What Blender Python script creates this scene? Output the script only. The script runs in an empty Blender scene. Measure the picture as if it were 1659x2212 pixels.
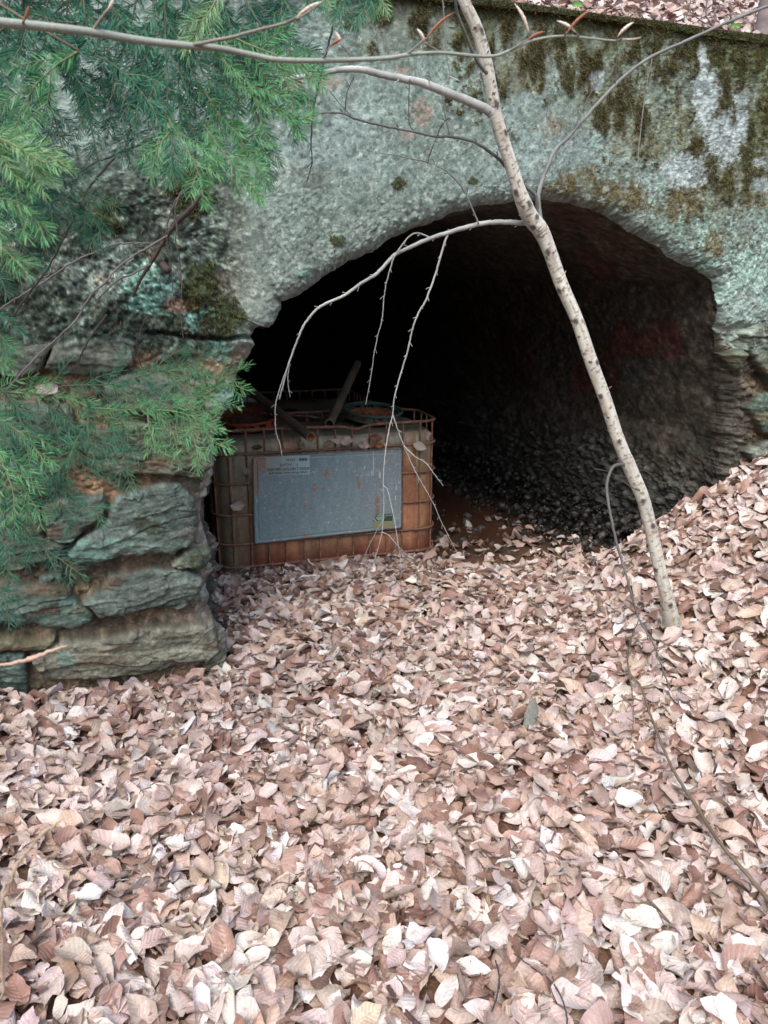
import bpy, math
import numpy as np
from mathutils import Vector
R = math.radians
S = bpy.context.scene
rng = np.random.default_rng(11)

# ------------------------------------------------------------------ camera, sky, sun, exposure
TH, H, F = R(17.0), 1.5, 1659.0          # pitch below the horizon, eye height, focal length in reference pixels
cam_d = bpy.data.cameras.new('camera'); cam = bpy.data.objects.new('camera', cam_d)
S.collection.objects.link(cam); S.camera = cam
cam.location = (0, 0, H); cam.rotation_euler = (R(90) - TH, 0, 0)
cam_d.sensor_fit = 'VERTICAL'; cam_d.sensor_height = 36; cam_d.lens = 27.0
cam_d.clip_start = 0.05; cam_d.clip_end = 300
cam_d.dof.use_dof = True; cam_d.dof.focus_distance = 3.0; cam_d.dof.aperture_fstop = 9.0

W = bpy.data.worlds.new('World'); S.world = W; W.use_nodes = True
nt = W.node_tree; nt.nodes.clear()
wo = nt.nodes.new('ShaderNodeOutputWorld'); bg = nt.nodes.new('ShaderNodeBackground'); sky = nt.nodes.new('ShaderNodeTexSky')
SUN_EL, SUN_AZ = R(52), R(-168)
sky.sky_type = 'NISHITA'; sky.sun_disc = False; sky.sun_elevation = SUN_EL; sky.sun_rotation = SUN_AZ
sky.air_density = 1.0; sky.dust_density = 3.0; sky.ozone_density = 1.0
bg.inputs['Strength'].default_value = 0.15
nt.links.new(sky.outputs[0], bg.inputs[0]); nt.links.new(bg.outputs[0], wo.inputs[0])
sl = bpy.data.lights.new('sun', 'SUN'); so = bpy.data.objects.new('sun', sl); S.collection.objects.link(so)
sl.energy = 1.15; sl.angle = R(34); sl.color = (1.0, 0.95, 0.90)
sd = Vector((math.sin(SUN_AZ) * math.cos(SUN_EL), math.cos(SUN_AZ) * math.cos(SUN_EL), math.sin(SUN_EL)))
so.rotation_euler = sd.to_track_quat('Z', 'Y').to_euler(); so.location = (0, -3, 8)
S.view_settings.view_transform = 'Standard'; S.view_settings.look = 'None'
S.view_settings.gamma = 1.0; S.view_settings.use_curve_mapping = False
S.view_settings.exposure = 1.22

# ------------------------------------------------------------------ helpers: picture <-> world (used to place things at real distances)
CT, ST = math.cos(TH), math.sin(TH)
CAM = np.array([0, 0, H])
def rays(u, v):
    x = (np.asarray(u, float) - 829.5) / F; y = -(np.asarray(v, float) - 1106) / F
    return np.stack([x, CT + y * ST, -ST + y * CT], -1)
def proj(P):
    P = np.asarray(P, float) - CAM
    d = P[..., 1] * CT - P[..., 2] * ST
    return 829.5 + F * P[..., 0] / d, 1106 - F * (P[..., 1] * ST + P[..., 2] * CT) / d
def atY(u, v, Y):
    r = rays(u, v); return CAM + r * (np.asarray(Y, float) / r[..., 1])[..., None]
PSI = R(20)
SV = np.array([math.cos(PSI), math.sin(PSI), 0]); NV = np.array([-math.sin(PSI), math.cos(PSI), 0])
P0 = np.array([-0.6183, 2.7010, 0.0])
def onwall(u, v, n=0.0):
    r = rays(u, v); t = ((P0 - CAM) @ NV + n) / (r @ NV)
    q = CAM + r * t[..., None]
    return (q - P0) @ SV, q[..., 2]
def wl(s, n, z):                                  # wall coordinates -> world
    s, n, z = np.broadcast_arrays(s, n, z)
    return P0 + s[..., None] * SV + n[..., None] * NV + np.stack([0 * z, 0 * z, z], -1)
def sn(x, y):
    dx, dy = x - P0[0], y - P0[1]
    return dx * SV[0] + dy * SV[1], dx * NV[0] + dy * NV[1]
def sm(a, b, x):
    t = np.clip((x - a) / (b - a), 0, 1); return t * t * (3 - 2 * t)

# ------------------------------------------------------------------ numpy noise
def _h(ix, iy, iz, seed):
    h = (ix * 374761393 + iy * 668265263 + iz * 2147483647 + seed * 1274126177) & 0xffffffff
    h = ((h ^ (h >> 13)) * 1274126177) & 0xffffffff
    h = ((h ^ (h >> 16)) * 2246822519) & 0xffffffff
    return ((h ^ (h >> 15)) & 0xffffff) / 16777215.0
def vn(x, y, z=None, seed=0):
    if z is None:
        x, y = np.broadcast_arrays(x, y)
        ix, iy = np.floor(x).astype(np.int64), np.floor(y).astype(np.int64)
        fx, fy = x - ix, y - iy; fx = fx * fx * (3 - 2 * fx); fy = fy * fy * (3 - 2 * fy)
        a = _h(ix, iy, 0, seed); b = _h(ix + 1, iy, 0, seed); c = _h(ix, iy + 1, 0, seed); d = _h(ix + 1, iy + 1, 0, seed)
        return (a * (1 - fx) + b * fx) * (1 - fy) + (c * (1 - fx) + d * fx) * fy
    x, y, z = np.broadcast_arrays(x, y, z)
    ix, iy, iz = [np.floor(k).astype(np.int64) for k in (x, y, z)]
    fx, fy, fz = x - ix, y - iy, z - iz
    fx, fy, fz = [k * k * (3 - 2 * k) for k in (fx, fy, fz)]
    r = 0
    for dx in (0, 1):
        for dy in (0, 1):
            for dz in (0, 1):
                r = r + _h(ix + dx, iy + dy, iz + dz, seed) * (fx if dx else 1 - fx) * (fy if dy else 1 - fy) * (fz if dz else 1 - fz)
    return r
def fbm(x, y, z=None, o=4, seed=0, g=0.5):
    a, t, r = 1.0, 0.0, 0.0
    for i in range(o):
        k = 2.03 ** i
        r = r + a * vn(x * k + 17 * i, y * k + 31 * i, None if z is None else z * k + 7 * i, seed + i); t += a; a *= g
    return r / t
def worley(x, y, z, seed=0):                       # distance to the nearest pebble centre and that pebble's random value
    ix, iy, iz = [np.floor(k).astype(np.int64) for k in (x, y, z)]
    best = np.full(x.shape, 9.0); idv = np.zeros(x.shape)
    for dx in (-1, 0, 1):
        for dy in (-1, 0, 1):
            for dz in (-1, 0, 1):
                a, b, c = ix + dx, iy + dy, iz + dz
                px = a + _h(a, b, c, seed); py = b + _h(a, b, c, seed + 1); pz = c + _h(a, b, c, seed + 2)
                d = np.sqrt((px - x) ** 2 + (py - y) ** 2 + (pz - z) ** 2)
                m = d < best; best = np.where(m, d, best); idv = np.where(m, _h(a, b, c, seed + 3), idv)
    return best, idv
def polysd(px, py, poly):                          # signed distance, positive inside
    d = np.full(px.shape, 1e9); ins = np.zeros(px.shape, bool); n = len(poly)
    for i in range(n):
        ax, ay = poly[i]; bx, by = poly[(i + 1) % n]
        ex, ey = bx - ax, by - ay; t = np.clip(((px - ax) * ex + (py - ay) * ey) / (ex * ex + ey * ey + 1e-12), 0, 1)
        d = np.minimum(d, np.hypot(px - ax - t * ex, py - ay - t * ey))
        c = ((ay > py) != (by > py)) & (px < (bx - ax) * (py - ay) / (by - ay + 1e-12) + ax)
        ins ^= c
    return np.where(ins, d, -d)

# ------------------------------------------------------------------ mesh + object helpers
def mesh(name, V, Q, mat=None, col=None, uv=None, smooth=True):
    """V (N,3); Q list of index arrays, each (M,3) or (M,4)"""
    me = bpy.data.meshes.new(name); V = np.ascontiguousarray(V, dtype=np.float32).reshape(-1, 3)
    if isinstance(Q, np.ndarray): Q = [Q]
    Q = [np.asarray(q, np.int32) for q in Q if len(q)]
    me.vertices.add(len(V)); me.vertices.foreach_set('co', V.ravel())
    li = np.concatenate([q.ravel() for q in Q]); ls, off = [], 0
    for q in Q:
        ls.append(off + np.arange(len(q)) * q.shape[1]); off += q.size
    ls = np.concatenate(ls).astype(np.int32)
    me.loops.add(len(li)); me.loops.foreach_set('vertex_index', li)
    me.polygons.add(len(ls)); me.polygons.foreach_set('loop_start', ls)
    me.polygons.foreach_set('use_smooth', np.full(len(ls), smooth, dtype=bool))
    if col is not None:
        col = np.asarray(col, np.float32)
        c4 = np.ones((len(V), 4), np.float32); c4[:, :3] = np.broadcast_to(col, (len(V), 3))
        a = me.color_attributes.new('col', 'FLOAT_COLOR', 'POINT'); a.data.foreach_set('color', c4.ravel())
    if uv is not None:
        a = me.attributes.new('luv', 'FLOAT_VECTOR', 'POINT'); u3 = np.zeros((len(V), 3), np.float32); u3[:, :uv.shape[1]] = uv
        a.data.foreach_set('vector', u3.ravel())
    me.update(calc_edges=True)
    if mat: me.materials.append(mat)
    return me
def obj(name, me, parent=None):
    o = bpy.data.objects.new(name, me); S.collection.objects.link(o)
    if parent: o.parent = parent
    return o
def tag(o, label=None, cat=None, group=None, kind=None):
    if label: o['label'] = label
    if cat: o['category'] = cat
    if group: o['group'] = group
    if kind: o['kind'] = kind
    return o
def thing(name, label, cat, loc=(0, 0, 0), group=None):
    o = bpy.data.objects.new(name, None); S.collection.objects.link(o); o.location = loc; o.empty_display_size = 0.1
    return tag(o, label, cat, group)
def gridq(a, b, off=0, wrap=False):                # quads of an a x b vertex grid (index i*b+j)
    i, j = np.meshgrid(np.arange(a - 1), np.arange(b if wrap else b - 1), indexing='ij'); i, j = i.ravel(), j.ravel(); k = (j + 1) % b
    return np.stack([i * b + j, i * b + k, (i + 1) * b + k, (i + 1) * b + j], -1) + off
class MB:
    """collects shapes into one mesh"""
    def __init__(s): s.V, s.Q3, s.Q4, s.C, s.n = [], [], [], [], 0
    def add(s, V, q4=None, q3=None, col=(.5, .5, .5)):
        V = np.asarray(V, float).reshape(-1, 3)
        if q4 is not None and len(q4): s.Q4.append(np.asarray(q4) + s.n)
        if q3 is not None and len(q3): s.Q3.append(np.asarray(q3) + s.n)
        s.V.append(V); s.C.append(np.broadcast_to(np.asarray(col, float), V.shape)); s.n += len(V)
    def tube(s, P, r, k=8, col=(.5, .5, .5), cap=True, wob=0.0, hollow=False):
        P = np.asarray(P, float); n = len(P); r = np.broadcast_to(np.asarray(r, float), (n,))
        T = np.gradient(P, axis=0); T /= np.linalg.norm(T, axis=1)[:, None] + 1e-12
        a = np.array([0, 0, 1.0]) if abs(T[0][2]) < .9 else np.array([1.0, 0, 0])
        N = np.zeros_like(P); v = a - T[0] * (a @ T[0]); N[0] = v / np.linalg.norm(v)
        for i in range(1, n):
            v = N[i - 1] - T[i] * (N[i - 1] @ T[i]); N[i] = v / (np.linalg.norm(v) + 1e-12)
        B = np.cross(T, N); an = np.arange(k) * 2 * np.pi / k
        rr = r[:, None] * (1 + (wob * (rng.random((n, k)) - .5) if wob else 0))
        V = P[:, None] + rr[..., None] * (np.cos(an)[None, :, None] * N[:, None] + np.sin(an)[None, :, None] * B[:, None])
        q3 = None; V = V.reshape(-1, 3); q4 = gridq(n, k, 0, True)
        if np.ndim(col) == 2: col = np.repeat(col, k, 0)
        if cap:
            V = np.vstack([V, P[0] - T[0] * r[0] * .4, P[-1] + T[-1] * r[-1] * .4]); m = n * k; j = np.arange(k); j2 = (j + 1) % k
            q3 = np.vstack([np.stack([j2, j, np.full(k, m)], -1), np.stack([(n - 1) * k + j, (n - 1) * k + j2, np.full(k, m + 1)], -1)])
            if np.ndim(col) == 2: col = np.vstack([col, col[:1], col[-1:]])
        s.add(V, q4, q3, col)
    def box(s, c, d, M=None, col=(.5, .5, .5), bev=0.0):
        c = np.asarray(c, float); d = np.asarray(d, float) / 2
        sx = np.array([[x, y, z] for x in (-1, 1) for y in (-1, 1) for z in (-1, 1)], float)
        fs = [(0, 1, 3, 2), (4, 6, 7, 5), (0, 4, 5, 1), (2, 3, 7, 6), (0, 2, 6, 4), (1, 5, 7, 3)]
        V = sx * d
        if M is not None: V = V @ np.asarray(M, float).T
        s.add(V + c, np.array(fs), None, col)
    def build(s, name, mat, parent=None, smooth=True):
        Q = []
        if s.Q4: Q.append(np.vstack(s.Q4))
        if s.Q3: Q.append(np.vstack(s.Q3))
        return obj(name, mesh(name, np.vstack(s.V), Q, mat, np.vstack(s.C), None, smooth), parent)
def spline(P, m=6):                                # Catmull-Rom through the points
    P = np.asarray(P, float)
    if len(P) < 3:
        t = np.linspace(0, 1, m * 2)[:, None]; return P[0] * (1 - t) + P[-1] * t
    Q = np.vstack([2 * P[0] - P[1], P, 2 * P[-1] - P[-2]]); out = []
    for i in range(1, len(Q) - 2):
        t = np.linspace(0, 1, m, endpoint=False)[:, None]; a, b, c, d = Q[i - 1], Q[i], Q[i + 1], Q[i + 2]
        out.append(.5 * (2 * b + (c - a) * t + (2 * a - 5 * b + 4 * c - d) * t ** 2 + (3 * b - a - 3 * c + d) * t ** 3))
    out.append(P[-1:]); return np.vstack(out)
def trace(pts, Y0, Y1=None, w0=4, w1=None, m=6, kink=0.0):
    """a limb traced in the photo, laid at real depth: points, radii"""
    pts = np.asarray(pts, float); Y1 = Y0 if Y1 is None else Y1; w1 = w0 if w1 is None else w1
    L = np.r_[0, np.cumsum(np.hypot(*np.diff(pts, axis=0).T))]; L /= L[-1]
    P = atY(pts[:, 0], pts[:, 1], Y0 + (Y1 - Y0) * L)
    P = spline(P, m); t = np.linspace(0, 1, len(P))
    if kink: P = P + (rng.random(P.shape) - .5) * kink * (t[:, None] > 0.02)
    dist = np.linalg.norm(P - CAM, axis=1)
    return P, (w0 + (w1 - w0) * t) * .5 * dist / F

# ------------------------------------------------------------------ materials
def node_mat(name):
    m = bpy.data.materials.new(name); m.use_nodes = True; t = m.node_tree; b = t.nodes['Principled BSDF']; return m, t, b
def nn(t, k, **kw):
    n = t.nodes.new(k)
    for a, b in kw.items(): setattr(n, a, b)
    return n
def noise(t, scale, detail=4, rough=.6, vec=None, kind='ShaderNodeTexNoise'):
    n = nn(t, kind); n.inputs['Scale'].default_value = scale
    if kind == 'ShaderNodeTexNoise': n.inputs['Detail'].default_value = detail; n.inputs['Roughness'].default_value = rough
    if vec is None: vec = nn(t, 'ShaderNodeTexCoord').outputs['Object']
    t.links.new(vec, n.inputs['Vector']); return n
def ramp(t, src, stops):
    r = nn(t, 'ShaderNodeValToRGB'); e = r.color_ramp.elements
    while len(e) > len(stops): e.remove(e[-1])
    while len(e) < len(stops): e.new(1)
    for k, (p, c) in enumerate(stops):
        e[k].position = p; e[k].color = (c, c, c, 1) if not isinstance(c, tuple) else (*c, 1)
    t.links.new(src, r.inputs[0]); return r.outputs[0]
def mixc(t, a, b, fac, mode='MIX'):
    m = nn(t, 'ShaderNodeMix', data_type='RGBA', blend_type=mode)
    for s_, v in ((m.inputs[0], fac), (m.inputs[6], a), (m.inputs[7], b)):
        if hasattr(v, 'links'): t.links.new(v, s_)
        elif isinstance(v, tuple): s_.default_value = (*v, 1)
        else: s_.default_value = v
    return m.outputs[2]
def bump(t, b, src, strength, dist=.01, prev=None):
    n = nn(t, 'ShaderNodeBump'); n.inputs['Strength'].default_value = strength; n.inputs['Distance'].default_value = dist
    t.links.new(src, n.inputs['Height'])
    if prev: t.links.new(prev, n.inputs['Normal'])
    t.links.new(n.outputs[0], b.inputs['Normal']); return n.outputs[0]
def attr_mat(name, rough=.8, spec=.3, speck=(60, .25), bmp=(120, .4, .004), trans=0.0):
    m, t, b = node_mat(name); a = nn(t, 'ShaderNodeAttribute', attribute_name='col')
    c = a.outputs['Color']
    if speck:
        n = noise(t, speck[0], 5, .7); c = mixc(t, c, ramp(t, n.outputs[0], [(.25, 1 - speck[1] * 2), (.5, 1.0), (.75, min(1.9, 1 + speck[1] * 2))]), 1.0, 'MULTIPLY')
    t.links.new(c, b.inputs['Base Color']); b.inputs['Roughness'].default_value = rough; b.inputs['Specular IOR Level'].default_value = spec
    if bmp: n2 = noise(t, bmp[0], 4, .6); bump(t, b, n2.outputs[0], bmp[1], bmp[2])
    if trans:
        b.inputs['Subsurface Weight'].default_value = 0
        tr = nn(t, 'ShaderNodeBsdfTranslucent'); t.links.new(c, tr.inputs[0]); mx = nn(t, 'ShaderNodeMixShader'); mx.inputs[0].default_value = trans
        t.links.new(b.outputs[0], mx.inputs[1]); t.links.new(tr.outputs[0], mx.inputs[2])
        t.links.new(mx.outputs[0], t.nodes['Material Output'].inputs[0])
    return m
M_face = attr_mat('weathered_concrete', .92, .25, (220, .22), (260, .45, .003))
M_stone = attr_mat('slate_stone', .85, .3, (130, .18), (160, .5, .004))
M_lining = attr_mat('damp_lining', .75, .4, (150, .25), (140, .6, .006))
M_bark = attr_mat('bark', .75, .3, (240, .16), (300, .4, .001))
M_twig = attr_mat('twig_bark', .65, .35, (300, .12), (400, .3, .0006))
M_needle = attr_mat('needles', .45, .35, None, None, .25)
M_moss = attr_mat('moss', .95, .1, None, None, .2)
M_bud = attr_mat('bud_scales', .5, .4, (400, .15), (500, .3, .0006), .1)
M_soil = attr_mat('leaf_mould', .95, .2, (60, .3), (90, .8, .01))
M_rubble = attr_mat('wet_rubble', .55, .5, (120, .25), (160, .5, .003))
M_print = attr_mat('print', .6, .3, None, None)

def leaf_material():
    m, t, b = node_mat('dry_beech_leaf')
    a = nn(t, 'ShaderNodeAttribute', attribute_name='col'); l = nn(t, 'ShaderNodeAttribute', attribute_name='luv')
    sp = nn(t, 'ShaderNodeSeparateXYZ'); t.links.new(l.outputs['Vector'], sp.inputs[0])
    def math_(op, x, y=None, z=None):
        n = nn(t, 'ShaderNodeMath', operation=op)
        for k, v in enumerate((x, y, z)):
            if v is None: continue
            if hasattr(v, 'links'): t.links.new(v, n.inputs[k])
            else: n.inputs[k].default_value = v
        return n.outputs[0]
    av = math_('ABSOLUTE', sp.outputs[1])
    w = math_('FRACT', math_('SUBTRACT', math_('MULTIPLY', sp.outputs[0], 8.5), math_('MULTIPLY', av, 1.5)))
    vein = math_('ABSOLUTE', math_('SUBTRACT', w, .5))              # 0 at the vein, .5 between
    corr = math_('MULTIPLY', vein, 1.0)
    veinline = ramp(t, vein, [(0.0, 0.0), (.07, 1.0)])
    mid = ramp(t, av, [(0.0, 0.0), (.05, 1.0)])
    veins = math_('MINIMUM', veinline, mid)
    c = mixc(t, mixc(t, a.outputs['Color'], (.80, .74, .70), 1.0, 'MULTIPLY'), a.outputs['Color'], veins)
    n = noise(t, 70, 4, .7); c = mixc(t, c, ramp(t, n.outputs[0], [(.3, .78), (.5, 1.0), (.75, 1.12)]), 1.0, 'MULTIPLY')
    n3 = noise(t, 330, 2, .5); c = mixc(t, c, ramp(t, n3.outputs[0], [(.27, .45), (.36, 1.0)]), .7, 'MULTIPLY')
    t.links.new(c, b.inputs['Base Color']); b.inputs['Roughness'].default_value = .48; b.inputs['Specular IOR Level'].default_value = .55
    p = bump(t, b, corr, .55, .0028); p = bump(t, b, mid, .35, .001, p); n2 = noise(t, 180, 3, .6); bump(t, b, n2.outputs[0], .35, .002, p)
    tr = nn(t, 'ShaderNodeBsdfTranslucent'); t.links.new(c, tr.inputs[0]); mx = nn(t, 'ShaderNodeMixShader'); mx.inputs[0].default_value = .12
    t.links.new(b.outputs[0], mx.inputs[1]); t.links.new(tr.outputs[0], mx.inputs[2]); t.links.new(mx.outputs[0], t.nodes['Material Output'].inputs[0])
    return m
M_leaf = leaf_material()

# ------------------------------------------------------------------ ground
def gz(x, y):
    s, n = sn(x, y)
    k = .13; q = (s - 1.42 - .12 * sm(-.5, -2.5, n)) / k
    bank = .57 * k * np.where(q > 20, q, np.log1p(np.exp(np.clip(q, -30, 20))))
    bank = np.where(s > 3.6, np.minimum(bank, 1.25 + .15 * (s - 3.6)), bank)
    bank = bank * (1 - sm(.02, .42, n))
    left = .10 * sm(-.2, -1.1, s) * (1 - sm(-.1, .3, n))               # litter heaped along the pier
    dip = -.055 * sm(.75, 1.25, n)
    back = .38 * np.maximum(0, -y - 1.5) * (1 - .3 * sm(5, 30, -y))   # opposite side of the hollow, unseen behind the viewer, added to darken the tunnel
    side = .35 * np.maximum(0, -x - 3.2)
    return bank + left + dip + back + side + .035 * (fbm(x * 2.2, y * 2.2, o=3, seed=5) - .5) + .0 * x
def axis(lo, hi, a, b, step, m=26):                # fine between a and b, coarse outside
    c = np.arange(a, b + step / 2, step)
    L = a - np.geomspace(.05, a - lo, m)[::-1]; Rr = b + np.geomspace(.05, hi - b, m)
    return np.concatenate([L, c, Rr])
gx, gy = axis(-60, 60, -2.6, 3.4, .03), axis(-60, 90, .8, 5.2, .03)
X, Y = np.meshgrid(gx, gy, indexing='ij'); Z = gz(X, Y)
s_, n_ = sn(X, Y); Z = np.where((n_ > 3), np.minimum(Z, -.05), Z)
G = np.stack([X, Y, Z + .004 * fbm(X * 40, Y * 40, o=2)], -1)
f = fbm(X * 6, Y * 6, o=4, seed=8)[..., None]
gc = np.array([.075, .045, .03]) * (1 - f) + np.array([.17, .095, .06]) * f
mud = (sm(.7, 1.2, n_))[..., None]; gc = gc * (1 - mud) + np.array([.05, .034, .024]) * mud * (.6 + .8 * f)
tag(obj('ground', mesh('ground', G, gridq(len(gx), len(gy)), M_soil, gc.reshape(-1, 3))), kind='structure')

m, t, b = node_mat('muddy_water')
n = noise(t, 3, 4); t.links.new(ramp(t, n.outputs[0], [(.3, (.07, .034, .02)), (.7, (.11, .055, .033))]), b.inputs['Base Color'])
b.inputs['Roughness'].default_value = .12; n2 = noise(t, 14, 2); bump(t, b, n2.outputs[0], .12, .01)
a = np.linspace(.02, 2.16, 12); c = np.linspace(.74, 6.9, 30); A, C = np.meshgrid(a, c, indexing='ij')
tag(obj('water', mesh('water', wl(A, C, np.full(A.shape, -.040)), gridq(12, 30), m)), kind='structure')

# ------------------------------------------------------------------ the culvert: headwall, masonry piers and vault
prof = np.array([(495,1460),(484,1400),(472,1340),(463,1290),(466,1235),(462,1200),(450,1160),(447,1120),(455,1080),(452,1040),(460,1000),(468,960),(474,920),(486,900),(497,880),(505,862),
 (520,840),(528,812),(540,790),(553,768),(560,748),(552,728),(560,716),(578,709),(590,716),(604,706),(612,688),(618,664),(616,652),(640,640),(664,625),(700,605),(740,585),(775,560),(800,545),(850,517),(900,495),(950,475),
 (1000,458),(1050,447),(1100,438),(1130,432),(1180,426),(1230,432),(1270,445),(1310,462),(1370,488),(1430,525),(1470,555),(1510,580),(1553,605),(1562,650),(1567,700),(1580,760),(1592,850),(1600,960)], float)
ps, pz = onwall(prof[:, 0], prof[:, 1])
ps = np.r_[.03, ps, 2.41, 2.42]; pz = np.r_[-.4, pz, .30, -.4]
L = np.r_[0, np.cumsum(np.hypot(np.diff(ps), np.diff(pz)))]
NT = 2000; tt = np.linspace(0, L[-1], NT); ps, pz = np.interp(tt, L, ps), np.interp(tt, L, pz)
# ragged edge
tx, tz = np.gradient(ps), np.gradient(pz); ln = np.hypot(tx, tz); ox, oz = -tz / ln, tx / ln       # outward normal (left side of travel)
edge_j = .040 * (fbm(tt * 9, tt * 0, o=6, seed=31, g=.55) - .5)
lowside = np.maximum(sm(1.2, .8, pz), 0)
ps_e = ps + ox * edge_j * (1 + 1.3 * lowside); pz_e = pz + oz * edge_j * (1 + .5 * lowside)
# outer boundary of the finely built part of the face
SL, SR, ZT = -1.35, 3.15, 2.42
iL = np.argmax(pz > .95); iR = NT - np.argmax(pz[::-1] > .95)
os_, oz_ = np.zeros(NT), np.zeros(NT)
os_[:iL] = SL; oz_[:iL] = pz[:iL]
os_[iR:] = SR; oz_[iR:] = pz[iR:]
mid = iR - iL; per = np.array([[SL, pz[iL]], [SL, ZT], [SR, ZT], [SR, pz[iR - 1]]])
pl = np.r_[0, np.cumsum(np.hypot(*np.diff(per, axis=0).T))]
# matching by angle round the springing centre keeps the fan even
c0 = np.array([1.15, .75]); ang = np.unwrap(np.arctan2(pz[iL:iR] - c0[1], ps[iL:iR] - c0[0]))
pd = np.linspace(0, pl[-1], 4000); pxy = np.stack([np.interp(pd, pl, per[:, 0]), np.interp(pd, pl, per[:, 1])], -1)
pa = np.unwrap(np.arctan2(pxy[:, 1] - c0[1], pxy[:, 0] - c0[0]))
fa = (ang[0] - ang) / (ang[0] - ang[-1]); fb = (pa[0] - pa) / (pa[0] - pa[-1]); fa = np.maximum.accumulate(fa)
os_[iL:iR] = np.interp(fa, fb, pxy[:, 0]); oz_[iL:iR] = np.interp(fa, fb, pxy[:, 1])
NR = 430; wr = np.linspace(0, 1, NR) ** 1.12
FS = ps[None] * (1 - wr[:, None]) + os_[None] * wr[:, None]; FZ = pz[None] * (1 - wr[:, None]) + oz_[None] * wr[:, None]
jd = np.exp(-np.hypot(FS - ps[None], FZ - pz[None]) / .03); FS = FS + (ps_e - ps)[None] * jd; FZ = FZ + (pz_e - pz)[None] * jd
edge_d = np.hypot(FS - ps_e[None], FZ - pz_e[None])
U, Vv = proj(wl(FS, 0 * FS, FZ))                   # where each point of the face sits in the reference view (to copy the real pattern)

def z4(pts): return [(x * .3905, 656.6 + y * .3905) for x, y in pts]
STONES = [z4(p) for p in (
 [(385,200),(560,205),(700,185),(745,215),(740,330),(610,375),(420,385),(250,360),(300,240)],
 [(-300,230),(120,240),(270,250),(230,360),(100,385),(-300,390)],
 [(530,680),(700,655),(900,690),(1100,750),(1175,800),(1165,900),(1100,955),(980,940),(800,930),(700,945),(560,935),(480,850),(430,760)],
 [(-300,560),(50,540),(380,560),(420,680),(330,800),(100,820),(-300,800)],
 [(640,1060),(850,1000),(1010,995),(1080,1080),(1090,1200),(1080,1290),(960,1355),(800,1370),(560,1412),(420,1405),(390,1370),(420,1310),(560,1240),(600,1180)],
 [(380,1065),(560,1045),(580,1110),(520,1200),(380,1310),(260,1290),(250,1110)],
 [(-300,880),(100,860),(330,900),(340,1020),(200,1080),(-300,1090)],
 [(-300,1140),(100,1130),(225,1150),(240,1290),(350,1330),(330,1400),(100,1450),(-300,1440)],
 [(975,1395),(1060,1345),(1150,1355),(1187,1420),(1150,1452),(1000,1445),(958,1425)],
 [(600,1490),(800,1460),(1000,1455),(1100,1500),(1115,1560),(1070,1620),(900,1670),(720,1700),(560,1700),(470,1630),(560,1560)],
 [(-300,1580),(200,1540),(250,1490),(340,1490),(400,1560),(440,1620),(530,1700),(500,1735),(400,1775),(280,1765),(200,1745),(-300,1770)],
 [(-300,1840),(100,1835),(290,1830),(285,1880),(100,1900),(-300,1900)],
 [(330,1850),(700,1815),(900,1770),(1190,1755),(1205,1900),(1150,1950),(950,1990),(700,2030),(500,2080),(250,2060),(180,1930)],
 [(1130,1975),(1230,1935),(1278,2010),(1240,2075),(1160,2110),(1115,2050)],
 [(-300,1930),(130,1920),(160,2000),(150,2150),(-300,2200)],
 [(760,385),(900,400),(1080,480),(1060,590),(850,600),(600,560),(560,430)],
 [(1130,520),(1290,500),(1265,590),(1150,600)])]
STONES += [[(1603,722),(1640,700),(1720,690),(1720,815),(1665,835),(1640,800),(1625,770),(1600,757)],
           [(1580,770),(1593,755),(1606,765),(1604,795),(1588,800)],
           [(1640,850),(1720,830),(1720,945),(1665,950),(1632,915),(1615,880)],
           [(1608,975),(1660,955),(1720,955),(1720,1020),(1640,1010)]]
# height of the face
masL = sm(735, 775, Vv + 40 * (fbm(FS * 5, FZ * 5, seed=60) - .5)) * sm(640, 560, U)
masR = sm(690, 715, Vv) * sm(1400, 1500, U)
mas = np.maximum(masL, masR)
rough_ = .45 + .9 * sm(.45, .62, fbm(FS * 3, FZ * 3, o=3, seed=63)) + 1.2 * sm(1350, 1550, U) + .9 * np.exp(-edge_d / .12); hgt = .022 * (fbm(FS * 2.2, FZ * 2.2, o=3, seed=1) - .5) + rough_ * (.0045 * (fbm(FS * 18, FZ * 18, o=4, seed=2, g=.55) - .5) + .0050 * (fbm(FS * 75, FZ * 75, o=3, seed=4, g=.7) - .5))
darkL = sm(300, 450, Vv + 90 * (fbm(FS * 3, FZ * 3, seed=61) - .5)) * sm(560, 430, U + 60 * (fbm(FS * 4, FZ * 4, seed=62) - .5)) * (1 - masL)     # crumbled, mossy render above the courses
hgt = hgt + darkL * (.034 * (fbm(FS * 13, FZ * 16, o=4, seed=6, g=.6) - .5) + .022 * (fbm(FS * 44, FZ * 50, o=3, seed=7, g=.75) - .5) - .012)
near = np.exp(-edge_d / .06)
wd, wid = worley(FS * 26, FZ * 30, 0 * FS, 40)
wd2, wid2 = worley(FS * 60, FZ * 66, 0 * FS, 44)
peb = np.clip(.62 - wd, 0, .5) * .040 * (wid > .35) + np.clip(.6 - wd2, 0, .5) * .014
mort = -.028 + peb + .035 * (fbm(FS * 14, FZ * 18, o=4, seed=9) - .5)
hgt = hgt * (1 - mas) + mort * mas
rag = near * (1 - mas) * (Vv > 400); hgt = hgt + rag * peb * .7
stone_m = np.zeros_like(FS); stone_c = np.zeros(FS.shape + (3,))
wu = (fbm(FS * 12, FZ * 14, o=4, seed=13) - .5) * 26; wv_ = (fbm(FS * 12, FZ * 14, o=4, seed=14) - .5) * 20
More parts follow.
